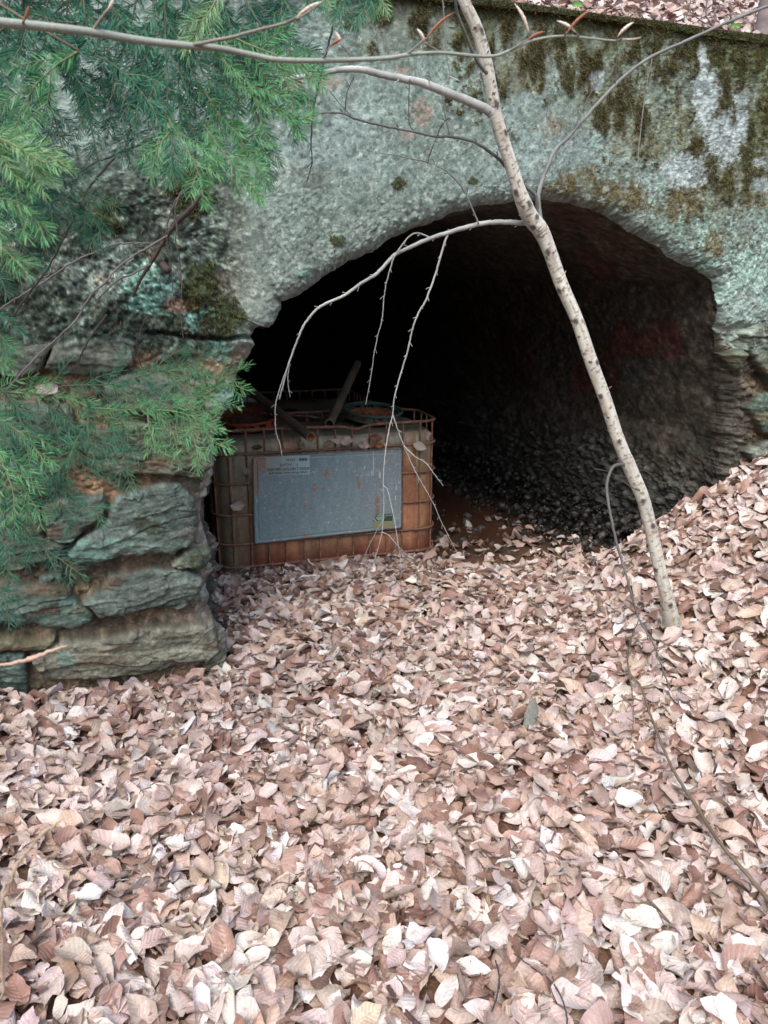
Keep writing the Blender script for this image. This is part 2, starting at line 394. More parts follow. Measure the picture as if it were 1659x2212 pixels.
SCOL = [(.20,.205,.19),(.16,.17,.16),(.17,.165,.135),(.15,.17,.15),(.17,.20,.195),(.15,.17,.165),(.13,.15,.14),(.17,.175,.155),(.24,.25,.21),
        (.17,.19,.18),(.13,.165,.15),(.25,.21,.15),(.25,.225,.195),(.25,.23,.18),(.10,.13,.125),(.17,.19,.17),(.17,.19,.17),(.15,.155,.135),(.15,.15,.11),(.14,.17,.15),(.18,.185,.175)]
for k, poly in enumerate(STONES):
    pp = np.array(poly); bb = (U > pp[:, 0].min() - 40) & (U < pp[:, 0].max() + 40) & (Vv > pp[:, 1].min() - 30) & (Vv < pp[:, 1].max() + 30)
    if not bb.any(): continue
    sdist = polysd(U[bb] + wu[bb], Vv[bb] + wv_[bb], poly) * .0017 + .006
    s0, z0 = FS[bb], FZ[bb]; r1, r2, r3 = rng.random(3)
    up = .046 + .030 * r1
    zq = z0 * (20 + 12 * r2) + fbm(s0 * 3, z0 * 6, seed=71 + k) * 3.2 + s0 * (r3 - .5) * 5; stp = _h(np.floor(zq).astype(np.int64), k, 2, 5); stp = stp + (_h(np.floor(zq).astype(np.int64) + 1, k, 2, 5) - stp) * sm(.86, 1, zq - np.floor(zq))
    facet = fbm(np.floor(s0 * 7 + fbm(s0 * 9, z0 * 9, seed=72) * 1.6), np.floor(zq * .5), o=1, seed=73 + k)
    strata = fbm(s0 * 4 + 9 * k + z0 * 6 * (r2 - .5), z0 * 46 + fbm(s0 * 6, z0 * 6, seed=70) * 5, o=4, seed=20 + k, g=.6)
    big = fbm(s0 * 7, z0 * 9, o=3, seed=50 + k)
    hh = -.02 + up * (1 - np.exp(-np.maximum(sdist + .004, 0) / .006)) + .010 * (strata - .5) + .014 * (fbm(s0 * 26, z0 * 34, o=4, seed=87, g=.65) - .5) + .010 * (big - .5) + .014 * (stp - .5) + .014 * (facet - .5) + .006 * (fbm(s0 * 50, z0 * 70, o=2, seed=88) - .5) + (z0 - z0.mean()) * (r3 - .5) * .16
    mk = sm(-.001, .004, sdist)
    hgt[bb] = hgt[bb] * (1 - mk) + hh * mk; stone_m[bb] = np.maximum(stone_m[bb], mk)
    gr0 = fbm(s0 * 60, z0 * 90, o=2, seed=89)[:, None]; c = np.array(SCOL[k])[None] * np.array([.86, 1.0, .93]) * (.8 + .4 * stp[:, None]) * (.40 + 1.15 * strata[:, None]) * (.7 + .6 * big[:, None]) * (.65 + .7 * gr0)
    # rusty and warm veins within the stone
    rv = sm(.60, .72, fbm(s0 * 5 + 4 * k, z0 * 26, o=3, seed=90 + k))[:, None] * .55
    c = c * (1 - rv) + np.array([.19, .12, .075]) * rv
    stone_c[bb] = stone_c[bb] * (1 - mk[:, None]) + c * mk[:, None]
FN = -hgt + .055 * np.exp(-edge_d / .022) + .012 * near
ledge = .6 * sm(9, 0, np.abs(Vv - 728 - .02 * (U - 400) + 22 * (fbm(FS * 7, FZ * 3, o=4, seed=64) - .5))) * sm(300, 340, U) * sm(570, 540, U)     # slot under the render, above the first course
FN = FN + .05 * ledge
# colours of the face
GRN = fbm(FS * 70, FZ * 70, o=3, seed=106, g=.75) - .5
def blobs(lst, warp=1.0, k=.9, scale=7, seed=0, hard=.16):
    nz = fbm(FS * scale, FZ * scale, o=5, seed=seed, g=.62) - .5; nz2 = fbm(FS * scale * 5, FZ * scale * 5, o=3, seed=seed + 5) - .5
    m = np.full(FS.shape, -9.0)
    for (u, v, ru, rv, a) in lst:
        m = np.maximum(m, .9 * (a - np.sqrt(((U - u) / ru) ** 2 + ((Vv - v) / rv) ** 2)))
    return sm(-hard, hard, m + k * nz * 1.6 + .5 * k * nz2 + .9 * GRN)
def lay(C, c, m): return C * (1 - m[..., None]) + np.asarray(c) * m[..., None]
n1 = fbm(FS * 3, FZ * 3, o=5, seed=100)[..., None]; n2 = fbm(FS * 22, FZ * 22, o=4, seed=101)[..., None]; n3 = fbm(FS * 9, FZ * 5, o=4, seed=102)
n4 = fbm(FS * 80, FZ * 80, o=2, seed=103)[..., None]; big_ = fbm(FS * 1.6, FZ * 1.6, o=3, seed=104)[..., None]; run_ = fbm(FS * 10, FZ * 1.2, o=4, seed=105)[..., None]; C = (np.array([.25, .33, .30]) * big_ + np.array([.30, .345, .33]) * (1 - big_)) * (.78 + .4 * run_) * (.70 + .5 * n1) * (.76 + .48 * n2) * (.76 + .48 * n4)
C = lay(C, (.32, .385, .385), blobs([(760,300,170,130,.8),(1180,300,170,150,1),(1290,420,140,60,.5),(870,600,60,40,.2)], k=.8, seed=110) * .55)
C = lay(C, (.225, .27, .235), blobs([(960,300,140,120,.8),(800,470,260,70,.9),(560,560,120,160,.7),(700,420,200,60,.5)], k=.8, seed=111) * .6)
C = lay(C, (.20, .22, .20), blobs([(620,380,260,45,.6),(520,480,150,60,.5)], k=1, seed=112) * .5)
C = lay(C, (.40, .27, .22), blobs([(912,243,17,24,1.3),(620,180,30,38,1),(880,292,34,14,.7),(870,150,60,22,.3),(715,178,28,16,.8),(1190,270,60,60,.25)], k=.35, seed=113) * .62)
C = lay(C, (.50, .54, .50), sm(.64, .70, fbm(FS * 70, FZ * 70, o=2, seed=120)) * .55)       # pale specks
C = lay(C, (.10, .12, .10), sm(.62, .70, fbm(FS * 80 + 5, FZ * 80, o=2, seed=121)) * .6)    # pits
C = lay(C, (.30, .32, .29), near * .35 * (1 - mas))
# dark, damp, mossy render at the left
C = lay(C, (.050, .070, .054), darkL * sm(.24, .46, fbm(FS * 8, FZ * 8, o=5, seed=130, g=.62)) * .92)
C = lay(C, (.17, .21, .17), darkL * sm(.54, .68, fbm(FS * 22, FZ * 22, o=4, seed=131)) * .6)
C = lay(C, (.38, .40, .36), blobs([(360,440,25,45,.8),(330,500,20,30,.4),(510,620,70,70,.7),(560,670,60,50,.7)], k=1.2, seed=132) * .5)
C = lay(C, (.17, .10, .065), sm(.58, .7, fbm(FS * 6, FZ * 6, o=4, seed=133)) * darkL * .5)
lichA = .9 * blobs([(325,622,46,44,1.3),(290,590,14,24,1),(440,688,42,28,1),(375,672,36,24,.5),(310,430,8,8,1),(655,592,14,9,1)], k=.55, seed=140)
C = lay(C, (.22, .42, .37), lichA * .8)
C = lay(C, (.36, .20, .15), blobs([(393,660,34,15,1.1)], k=.5, seed=141) * .8)
# masonry mortar
mc = np.array([.20, .175, .135]) * (.55 + .9 * n2) + np.array([.05, .02, .0]) * n1
tan = sm(.42, .58, fbm(FS * 7, FZ * 9, o=4, seed=150))[..., None]; mc = mc * (1 - tan * .65) + np.array([.34, .22, .135]) * tan * .65 * (.5 + .9 * n2)
pale = (np.exp(-edge_d / .09) * sm(460, 380, U - (Vv - 900) * .08 - 120))[..., None] * 0
mc = mc * (.75 + .5 * wid[..., None])
drk = sm(.46, .60, fbm(FS * 10, FZ * 10, o=4, seed=151))[..., None]; mc = mc * (1 - .6 * drk) + np.array([.055, .055, .045]) * .6 * drk
eg = (np.exp(-edge_d / .055) * (.5 + wid))[..., None] * .7; eg = np.clip(eg, 0, 1); mc = mc * (1 - eg) + np.array([.33, .36, .33]) * eg
er = (np.exp(-edge_d / .10) * sm(1400, 1500, U))[..., None]; mc = mc * (1 - .8 * er) + np.array([.075, .07, .055]) * .8 * er * (.6 + .8 * n2); mc = mc * (1 - .62 * (masR * (1 - masL) * (.5 + .5 * sm(.5, .3, fbm(FS * 12, FZ * 12, o=3, seed=152))))[..., None]); C = C * (1 - mas[..., None]) + mc * mas[..., None]
C = C * (1 - stone_m[..., None]) + stone_c * stone_m[..., None]
lichB = .75 * blobs([(190,1190,34,22,1.2),(260,1165,60,16,.5),(170,1165,30,12,.6),(148,1300,22,24,.7),(190,1330,40,10,.3),(143,1412,16,16,1.2),(480,860,26,24,.8),(470,760,40,40,.5),(250,1320,60,30,.2)], k=.9, seed=142)
C = lay(C, (.20, .38, .34), lichB * .75)
C = lay(C, (.045, .06, .03), blobs([(330,1130,60,36,.5),(300,1340,70,22,.4),(430,1210,24,20,.9),(425,1050,20,14,.8),(450,1440,30,20,.6),(150,1250,80,30,.4),(80,1060,90,60,.2)], k=1.1, seed=143) * .75)
# upper right: moss curtain, pale lichen, olive stains
mossA = blobs([(u_, v_, a_ * 1.25, b_ * 1.2, c_ * 1.05) for u_, v_, a_, b_, c_ in [(1080,45,110,75,1.1),(1230,55,180,60,1.2),(1060,130,60,70,.9),(1330,150,120,110,.7),(1440,110,120,60,.6),(1240,140,30,50,1.2),(1310,225,50,50,1),(1560,150,120,170,.9),(1600,300,90,110,.7),(1640,120,90,60,1.3),
               (820,30,60,50,.7),(800,110,40,30,.4),(930,30,60,50,.6),(1180,170,70,30,.5),(1400,260,50,80,.6),(1520,330,60,80,.7),(1560,380,50,60,.7),(1640,250,50,90,.9)]], k=1.5, seed=150, scale=11, hard=.25)
olive = blobs([(1270,405,60,32,1.1),(1350,425,50,32,1),(1330,440,110,26,.7),(1470,440,60,46,.9),(1560,400,60,60,.9),(1330,330,30,50,.3),(1650,420,40,60,.5),(1120,150,60,50,.6),(1380,300,60,90,.8),(1300,200,50,60,.6),(1450,260,60,60,.5),(1540,520,40,40,.5)], k=1.4, seed=151, scale=10, hard=.3)
mint = blobs([(1400,210,90,120,1.05),(1350,150,60,60,.7),(1520,560,110,120,1.15),(1600,640,60,90,1),(1480,480,60,40,.6),(1300,560,60,20,.0),(1640,560,50,120,.8),(1430,310,60,90,.9),(1180,60,50,30,.2),(1330,480,60,40,.5),(1440,150,80,60,.9)], k=1.4, seed=152, scale=10, hard=.3)
mstk = fbm(FS * 24, FZ * 12, o=5, seed=155, g=.65)
C = lay(C, (.31, .43, .385), mint * sm(.38, .56, fbm(FS * 26, FZ * 14, o=4, seed=153)) * .8)
C = lay(C, (.17, .13, .06), olive * (.45 + .5 * sm(.35, .6, mstk)))
softM = blobs([(1090,40,170,100,1.1),(1250,60,220,100,1.2),(1340,170,160,150,.9),(1450,120,170,100,1.0),(1590,200,170,250,1.05),(1640,340,120,160,.9),(860,40,110,70,.6)], k=1.2, seed=165, scale=6, hard=.5)
C = lay(C, (.17, .165, .11), softM * .55); C = lay(C, (.13, .105, .06), mossA * sm(.36, .50, mstk) * .75); C = lay(C, (.07, .055, .03), mossA * sm(.52, .60, mstk) * .8)
C = lay(C, (.10, .11, .045), mossA * sm(.55, .68, fbm(FS * 6, FZ * 6, o=3, seed=156)) * .7)
bare = blobs([(1520,205,26,60,1),(1560,300,34,50,1.1),(1600,270,20,50,.8),(1480,370,46,34,1),(1600,215,16,14,1),(1515,120,14,40,.8),(1290,175,14,24,1),(1650,400,26,26,.8),(1640,350,22,20,.6)], k=.7, seed=157, scale=10)
C = lay(C, (.42, .46, .47), bare * .92); mossA = mossA * (1 - bare)
C = lay(C, (.30, .34, .33), blobs([(1600,680,60,50,.9)], k=.8, seed=158) * .6)
mossL = blobs([(410,410,50,60,1.1),(430,600,50,70,.8),(485,685,36,36,1.1),(120,590,60,30,.5),(240,470,60,80,.3),(420,655,30,20,.7),(860,395,22,18,.5),(500,560,40,30,.3),(730,520,26,14,.6),(1020,390,18,12,.6),(260,640,60,50,.2),(180,560,60,50,.3)], k=1.0, seed=159)
C = lay(C, (.045, .06, .018), mossL * .85)
topband = sm(.075, .0, ZT - FZ + .05 * (fbm(FS * 9, FZ * 3, o=3, seed=162) - .5)) * sm(-.2, 1.0, FS + .6)
C = lay(C, (.05, .055, .025), topband * .9)
moss_w = np.clip(mossA * sm(.35, .6, mstk) + mossL * .7 + topband, 0, 1)
FN = FN - .012 * moss_w * fbm(FS * 30, FZ * 30, o=3, seed=160) - .006 * (mint + lichA + lichB) * fbm(FS * 45, FZ * 45, o=3, seed=161)
GR2 = fbm(FS * 75, FZ * 75, o=3, seed=107, g=.8) - .5; GR3 = fbm(FS * 20, FZ * 20, o=4, seed=108, g=.6) - .5
C = C * np.exp(((1.25 + 3.0 * darkL + .9 * sm(1300, 1500, U)) * (1 - .2 * stone_m) * GR2 + (.7 + 2.0 * darkL) * GR3)[..., None]) * (1 - stone_m[..., None] * .10) * .74 * (1 - .32 * darkL[..., None])
C = np.clip(C * (np.array([.90, 1.0, .955]) * (1 - mas[..., None]) + np.array([1.02, 1.0, .93]) * mas[..., None]), .008, .6)

# vault / lining
nb = np.r_[np.geomspace(2.6, 7.0, 40)[::-1], np.arange(2.59, .004, -.009), .0]; NB = len(nb)
LS = np.broadcast_to(ps_e, (NB, NT)).copy(); LZ = np.broadcast_to(pz_e, (NB, NT)).copy()
fade = sm(.0, .25, nb)[:, None]                    # ragged mouth dies out inside
LS = LS * (1 - fade) + (ps + ox * .01)[None] * fade; LZ = LZ * (1 - fade) + pz[None] * fade
# inside, the springing is straighter than the broken mouth
inL = (np.arange(NT) < NT // 2)[None] & (LZ < 1.15); LS = np.where(inL, LS - .05 * sm(.1, .5, nb)[:, None], LS)
rr = (np.arange(NT) > NT // 2)[None] & (LZ < 1.3); LS = np.where(rr, LS - sm(1.3, .6, LZ) * .05 * sm(.1, .9, nb)[:, None], LS)
LN = nb[:, None] + FN[0][None] * np.exp(-nb[:, None] / .12)
wq, wqi = worley(LS * 20, LN * 20, LZ * 22, 77); wq2, wqi2 = worley(LS * 42, LN * 42, LZ * 46, 81)
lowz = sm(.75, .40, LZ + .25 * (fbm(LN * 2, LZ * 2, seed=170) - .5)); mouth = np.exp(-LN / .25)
inw = lowz * (np.clip(.60 - wq, 0, .5) * .075 * (wqi > .5) + np.clip(.6 - wq2, 0, .5) * .035) + .025 * (fbm(LS * 9, LN * 9, LZ * 9, o=4, seed=171) - .5) + .05 * (fbm(LS * 2.5, LN * 2.5, LZ * 2.5, o=2, seed=172) - .5)
inw = (inw + (.010 + .022 * lowz) * (fbm(LS * 26, LN * 26, LZ * 26, o=3, seed=173, g=.7) - .5)) * sm(.0, .06, nb)[:, None]
LS = LS - ox[None] * inw; LZ = LZ - oz[None] * inw
LP = wl(LS, LN, LZ); LU, LV = proj(LP)
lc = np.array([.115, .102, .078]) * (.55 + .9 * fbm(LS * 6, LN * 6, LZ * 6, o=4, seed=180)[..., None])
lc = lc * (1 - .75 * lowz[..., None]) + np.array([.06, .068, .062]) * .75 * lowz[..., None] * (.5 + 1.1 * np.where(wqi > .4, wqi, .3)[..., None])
lc = lc * (1 - .55 * sm(1.2, 3, LN))[..., None] if False else lc
RED = [[(1335,690),(1462,690),(1482,770),(1440,778),(1400,765),(1350,775),(1340,850),(1228,856),(1235,780),(1305,768)], [(1225,535),(1310,555),(1335,575),(1325,612),(1280,600)], [(1085,700),(1150,690),(1155,800),(1100,850)], [(1180,440),(1290,450),(1400,520),(1330,520),(1200,480)]]
wj = 30 * (fbm(LN * 5, LZ * 5, LS * 5, o=4, seed=182) - .5)
for k, poly in enumerate(RED):
    rm = sm(-4, 7, polysd(LU + wj, LV + wj, poly)) * (np.arange(NT)[None] > NT // 2) * (.5, .4, .3, .25)[k]
    lc = lay(lc, (.20, .034, .026), rm)
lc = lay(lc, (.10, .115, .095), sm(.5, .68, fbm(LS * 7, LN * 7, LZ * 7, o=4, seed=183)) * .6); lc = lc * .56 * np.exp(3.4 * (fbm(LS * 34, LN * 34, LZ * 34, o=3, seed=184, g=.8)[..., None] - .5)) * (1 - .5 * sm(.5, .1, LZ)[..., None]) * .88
culvert = thing('stone_culvert', 'arched culvert mouth with mossy grey concrete headwall on coursed slate stones', 'culvert', tuple(P0))
def local(P): return P - P0
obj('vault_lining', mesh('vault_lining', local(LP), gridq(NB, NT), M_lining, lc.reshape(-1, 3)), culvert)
cap = wl(1.15 + (ps - 1.15) * 1.3, np.full(NT, 6.97), .7 + (pz - .7) * 1.3); cap = np.vstack([local(cap), local(wl(1.1, 6.97, .2))[None]])
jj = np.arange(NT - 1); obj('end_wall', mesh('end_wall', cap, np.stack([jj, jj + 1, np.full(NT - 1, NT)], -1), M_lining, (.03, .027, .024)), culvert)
FP = wl(FS, FN, FZ); FQ = gridq(NR, NT)
ismas = ((mas.ravel()[FQ].mean(1)) > .5)
fleft = (FS.ravel()[FQ].mean(1) < 1.2)
for nm, msk, mt in (('concrete_face', ~ismas, M_face), ('stone_courses', ismas & fleft, M_stone), ('stone_courses', ismas & ~fleft, M_stone)):
    q = FQ[msk]; used = np.unique(q); rem = np.full(FP.shape[0] * FP.shape[1], -1); rem[used] = np.arange(len(used))
    obj(nm, mesh(nm, local(FP.reshape(-1, 3)[used]), rem[q], mt, C.reshape(-1, 3)[used]), culvert)
# the plain flanks further out, and the mossy top
for nm, a_, b_ in (('wall_flank', -7.0, SL), ('wall_flank', SR, 8.5)):
    aa = np.linspace(a_, b_, 160); zz = np.linspace(-.4, ZT, 90); A, Zz = np.meshgrid(aa, zz, indexing='ij')
    h2 = .05 * (fbm(A * 3, Zz * 3, o=4, seed=1) - .5); cc = np.array([.17, .19, .17]) * (.5 + fbm(A * 4, Zz * 4, o=5, seed=100)[..., None])
    obj(nm, mesh(nm, local(wl(A, -h2 + .004, Zz)), gridq(160, 90), M_face, cc.reshape(-1, 3)), culvert)
aa = np.linspace(-7, 8.5, 1500); kk = np.linspace(0, 1, 14); A, K = np.meshgrid(aa, kk, indexing='ij')
tn = -.015 + .55 * K ** 1.5; tzz = ZT - .03 + .034 * sm(0, .35, K) + .035 * (fbm(A * 5, K * 3, o=4, seed=190) - .5) * sm(0, .2, K) + .03 * (fbm(A * 1.2, K * 0, o=2, seed=191) - .5)
cc = np.array([.05, .046, .022]) * (.4 + fbm(A * 12, K * 6, o=3, seed=192)[..., None])
obj('wall_top', mesh('wall_top', local(wl(A, tn - .01 * fbm(A * 20, K * 9, o=2), tzz)), gridq(1500, 14), M_moss, cc.reshape(-1, 3)), culvert)
def topz(s): return ZT - .03 + .034 + .03 * (fbm(s * 1.2, s * 0, o=2, seed=191) - .5)
# old clay drain stub in the wall
ds, dz = onwall(np.array([332., 358.]), np.array([548., 585.])); mbx = MB()
q0, q1 = wl(ds[0], .02, dz[0]), wl(ds[1], -.075, dz[1]); mbx_r = .013; pp_ = np.array([q0 * (1 - k) + q1 * k for k in np.linspace(0, 1, 6)]) - P0
mbx.tube(pp_, mbx_r, 14, (.06, .05, .042), wob=.02); mbx.build('drain_stub', M_bark, culvert)

# ------------------------------------------------------------------ moss blades on the wall
def blades(P, D, L_, w, col, name, mat, bend=None):
    N = len(P); side = np.cross(D, rng.normal(size=(N, 3))); side /= np.linalg.norm(side, axis=1)[:, None] + 1e-9
    mid_ = P + D * (L_ * .55)[:, None]; tip = P + D * L_[:, None] + (bend if bend is not None else 0)
    V = np.stack([P - side * w[:, None] / 2, P + side * w[:, None] / 2, mid_ + side * w[:, None] * .35, mid_ - side * w[:, None] * .35, tip], 1)
    i5 = np.arange(N)[:, None] * 5
    return mesh(name, V.reshape(-1, 3), [i5 + np.array([[0, 1, 2, 3]]), i5 + np.array([[3, 2, 4]])], mat, np.repeat(col, 5, 0))
vis = (U > -80) & (U < 1740) & (Vv > -60)
wgt = (moss_w + .18 * olive * (mstk > .45) + .10 * darkL * (fbm(FS * 8, FZ * 8, o=5, seed=130, g=.62) > .5)) * vis
wgt = wgt.ravel(); area = np.maximum(edge_d.ravel(), .05); pr = wgt * (.3 + area); pr /= pr.sum()
idx = rng.choice(len(pr), 36000, p=pr)
Pm = FP.reshape(-1, 3)[idx] + (rng.random((len(idx), 3)) - .5) * .004
D = -NV * 1.0 + rng.normal(size=(len(idx), 3)) * .45 + np.array([0, 0, -.55]); D /= np.linalg.norm(D, axis=1)[:, None]
ol = (1 - moss_w.ravel()[idx])[:, None]
mcol = (np.array([.115, .10, .048]) * (1 - ol) + np.array([.15, .115, .05]) * ol) * (.45 + 1.2 * rng.random((len(idx), 1)))
gr = rng.random((len(idx), 1)) < .22; mcol = np.where(gr, np.array([.07, .11, .03]) * (.6 + .7 * rng.random((len(idx), 1))), mcol)
mo = obj('moss', blades(Pm, D, .006 + .012 * rng.random(len(idx)) ** 1.5, np.full(len(idx), .0022), mcol, 'moss', M_moss)); tag(mo, 'olive and brown moss growing on the concrete headwall', 'moss', kind='stuff')
NTOP = 17000; ts = rng.uniform(-.2, 3.3, NTOP); tk = rng.random(NTOP) ** 1.4
Pt = wl(ts, -.015 + .45 * tk ** 1.5, ZT - .03 + .034 * sm(0, .35, tk) + .03 * (fbm(ts * 1.2, ts * 0, o=2, seed=191) - .5))
D = rng.normal(size=(NTOP, 3)) * .5 + np.array([0, 0, .9]) - NV * (1 - tk)[:, None] * 1.1 - np.array([0, 0, 1.3]) * ((tk < .15) * 1.0)[:, None]; D /= np.linalg.norm(D, axis=1)[:, None]
mcol = np.array([.085, .08, .035]) * (.3 + 1.5 * rng.random((NTOP, 1))); hi = fbm(ts * 3, ts * 0, seed=195)[:, None] > .6; mcol = np.where(hi, mcol * np.array([.9, 1.1, .7]), mcol * np.array([.9, .70, .65]))
tag(obj('moss', blades(Pt, D, .008 + .016 * rng.random(NTOP) ** 2, np.full(NTOP, .0028), mcol, 'top_moss', M_moss)), 'thick dark moss along the top edge of the headwall', 'moss', kind='stuff')

# ------------------------------------------------------------------ hillside behind the wall
def hz(s, n): return topz(s) - .05 + .52 * np.maximum(0, n - .3) + .08 * (fbm(s * 1.3, n * 1.3, o=3, seed=200) - .5) * sm(.3, .8, n)
aa = np.linspace(-22, 26, 300); bb_ = np.r_[np.linspace(.22, 4, 60), np.geomspace(4.3, 60, 20)]; A, B = np.meshgrid(aa, bb_, indexing='ij')
hc = np.array([.10, .055, .038]) * (.5 + fbm(A * 5, B * 5, o=3, seed=201)[..., None])
tag(obj('hillside', mesh('hillside', wl(A, B, hz(A, B)), gridq(300, len(bb_)), M_soil, hc.reshape(-1, 3))), kind='structure')

# ------------------------------------------------------------------ beech leaves
PAL = np.array([(.46,.345,.295),(.40,.28,.225),(.53,.43,.38),(.33,.195,.14),(.25,.125,.08),(.56,.49,.44),(.43,.30,.215),(.38,.275,.25),(.60,.56,.525),(.19,.09,.055)])
PW = np.array([.17,.15,.14,.13,.10,.10,.08,.06,.045,.04]); PW /= PW.sum()
def leaf_arrays(C0, nrm, L_, colr, nu=9, nv=6, curl=1.0, seed=0):
    """many beech leaves: centre, surface normal, length, colour -> vertices (N,nu*nv,3)"""
    r = np.random.default_rng(seed); N = len(C0)
    u = np.linspace(0, 1, nu)[None, :, None]; v = np.linspace(-1, 1, nv)[None, None, :]
    w = (np.sin(np.pi * u ** .84) ** r.uniform(.70, 1.15, (N, 1, 1))) * (1 - .12 * u) * (1 + .05 * np.sin(u * 9 + r.uniform(0, 6.28, (N, 1, 1)))) + .012
    W_ = (L_ * r.uniform(.23, .34, N))[:, None, None]
    ph = r.uniform(0, 6.28, (N, 1, 1)); ph2 = r.uniform(0, 6.28, (N, 1, 1))
    torn = 1 - r.uniform(0, .75, (N, 1, 1)) * (r.random((N, 1, 1)) < .3) * np.clip(np.sin(u * r.uniform(5, 16, (N, 1, 1)) + ph) * 1.8 - .6, 0, 1) * (np.sign(v) == np.sign(np.sin(ph2 * 7)))
    y = W_ * w * v * (1 + .07 * np.sin(u * 46 + ph) * np.abs(v)) * torn
    x = (u - .5) * L_[:, None, None] + 0 * y
    kx = r.normal(0, 9, (N, 1, 1)) * curl + .001; ky = r.normal(0, 16, (N, 1, 1)) * curl + .001
    strong = (r.random((N, 1, 1)) < .22); ky = np.where(strong, ky * 2.6, ky); ky = np.clip(ky, -70, 70)
    ky = ky * (1 + .8 * (u - .5) * r.uniform(-1, 1, (N, 1, 1)))
    fold = np.abs(r.normal(0, .40, (N, 1, 1))) * curl * np.sign(ky)
    z = np.abs(y) * fold
    amp = r.uniform(.02, .09, (N, 1, 1)) * L_[:, None, None] * curl
    z = z + amp * v ** 2 * np.sin(u * r.uniform(5, 12, (N, 1, 1)) + ph + 1.7 * np.sign(v))
    ph3 = r.uniform(0, 6.28, (N, 1, 1)); z = z + .012 * L_[:, None, None] * np.sin(u * 20 + ph3) * np.abs(v)
    y2 = np.sin(ky * y) / ky; z = z * np.cos(ky * y) + (1 - np.cos(ky * y)) / ky
    x2 = np.sin(kx * x) / kx; z2 = z + (1 - np.cos(kx * x)) / kx
    tw = r.normal(0, 7, (N, 1, 1)) * curl * x; y3 = y2 * np.cos(tw) - z2 * np.sin(tw); z3 = y2 * np.sin(tw) + z2 * np.cos(tw)
    tipd = r.normal(0, .16, (N, 1, 1)) * L_[:, None, None] * np.maximum(0, u - .6) ** 2 * 4; y3 = y3 + tipd
    a = r.uniform(0, 6.2832, N); nrm = nrm / np.linalg.norm(nrm, axis=1)[:, None]
    e = np.stack([np.cos(a), np.sin(a), 0 * a], -1); e -= nrm * (e * nrm).sum(1)[:, None]; e /= np.linalg.norm(e, axis=1)[:, None] + 1e-9
    f_ = np.cross(nrm, e)
    V = C0[:, None] + x2.reshape(N, -1, 1) * e[:, None] + y3.reshape(N, -1, 1) * f_[:, None] + z3.reshape(N, -1, 1) * nrm[:, None]
    col = np.repeat(colr, nu * nv, 0); uu = np.broadcast_to(u, (N, nu, nv)).reshape(-1); vv = np.broadcast_to(v, (N, nu, nv)).reshape(-1)
    q = gridq(nu, nv); Q = (np.arange(N)[:, None, None] * nu * nv + q[None]).reshape(-1, 4)
    return V.reshape(-1, 3), Q, col, np.stack([uu, vv], -1)
def leaf_cols(N, r, dark=0.0):
    c = PAL[r.choice(len(PAL), N, p=PW)] * r.normal(1, .10, (N, 1)) * (1 + r.normal(0, .03, (N, 3)))
    lum = c.mean(1, keepdims=True); c = (c * .78 + lum * np.array([1.0, 1.0, .97]) * .22) * 1.10 + .022
    return np.clip(c * (1 - dark), .03, .78)
def scatter_ground(N, box, keep, r):
    x = r.uniform(box[0], box[1], N); y = r.uniform(box[2], box[3], N); k = keep(x, y); return x[k], y[k]
r = np.random.default_rng(21)
def keep(x, y):
    s, n = sn(x, y); u, v = proj(np.stack([x, y, gz(x, y) + .03], -1))
    vis_ = (u > -450) & (u < 2150) & (v < 2450)
    edge = .62 + .48 * sm(1.45, 1.15, s) + .14 * (fbm(x * 6, y * 6, o=3, seed=210) - .5)
    dens = np.where(n < edge, 1.0, .15 * sm(1.8, edge, n)); dens = np.where(n > 1.95, 0, dens)
    tote = (s > .05) & (s < 1.3) & (n > 1.16); dens = np.where(tote, 0, dens)
    inside = (n < -.02) | ((s > .02) & (s < 2.22)); inside = inside | ((s >= 2.22) & (n < .02))
    infoot = (s < 0) & (n > -.03)
    return vis_ & inside & ~infoot & (r.random(x.shape) < dens)
x, y = scatter_ground(52000, (-2.8, 3.9, .85, 5.3), keep, r)
N = len(x); hl = r.random(N) ** .8
z = gz(x, y) + .004 + .040 * hl
e = .03; nx, ny = -(gz(x + e, y) - gz(x - e, y)) / (2 * e), -(gz(x, y + e) - gz(x, y - e)) / (2 * e)
tl = r.normal(0, .33, (N, 2)); big = r.random(N) < .12; tl[big] *= 2.3
nrm = np.stack([nx + tl[:, 0], ny + tl[:, 1], np.ones(N)], -1)
V, Q, cc, uv = leaf_arrays(np.stack([x, y, z], -1), nrm, np.where(r.random(N) < .18, r.uniform(.03, .06, N), np.where(r.random(N) < .12, r.uniform(.10, .128, N), r.uniform(.062, .108, N))), leaf_cols(N, r), nu=11, curl=1.1, seed=22)
tag(obj('leaf_litter', mesh('leaf_litter', V, Q, M_leaf, cc, uv)), 'deep carpet of dry pinkish brown beech leaves covering the ground', 'leaf litter', kind='stuff')
N = 12000; s0 = r.uniform(-1.5, 6.5, N); n0 = .28 + 4.2 * r.random(N) ** 1.6
P_ = wl(s0, n0, hz(s0, n0) + .01 + .03 * r.random(N)); tl = r.normal(0, .45, (N, 3)); nrm = tl + np.array([0, 0, 1.0]) - NV * .5
V, Q, cc, uv = leaf_arrays(P_, nrm, r.uniform(.05, .085, N), leaf_cols(N, r), nu=7, nv=5, seed=23)
tag(obj('leaf_litter', mesh('hill_leaf_litter', V, Q, M_leaf, cc, uv)), 'fallen beech leaves on the slope above the mossy wall', 'leaf litter', kind='stuff')

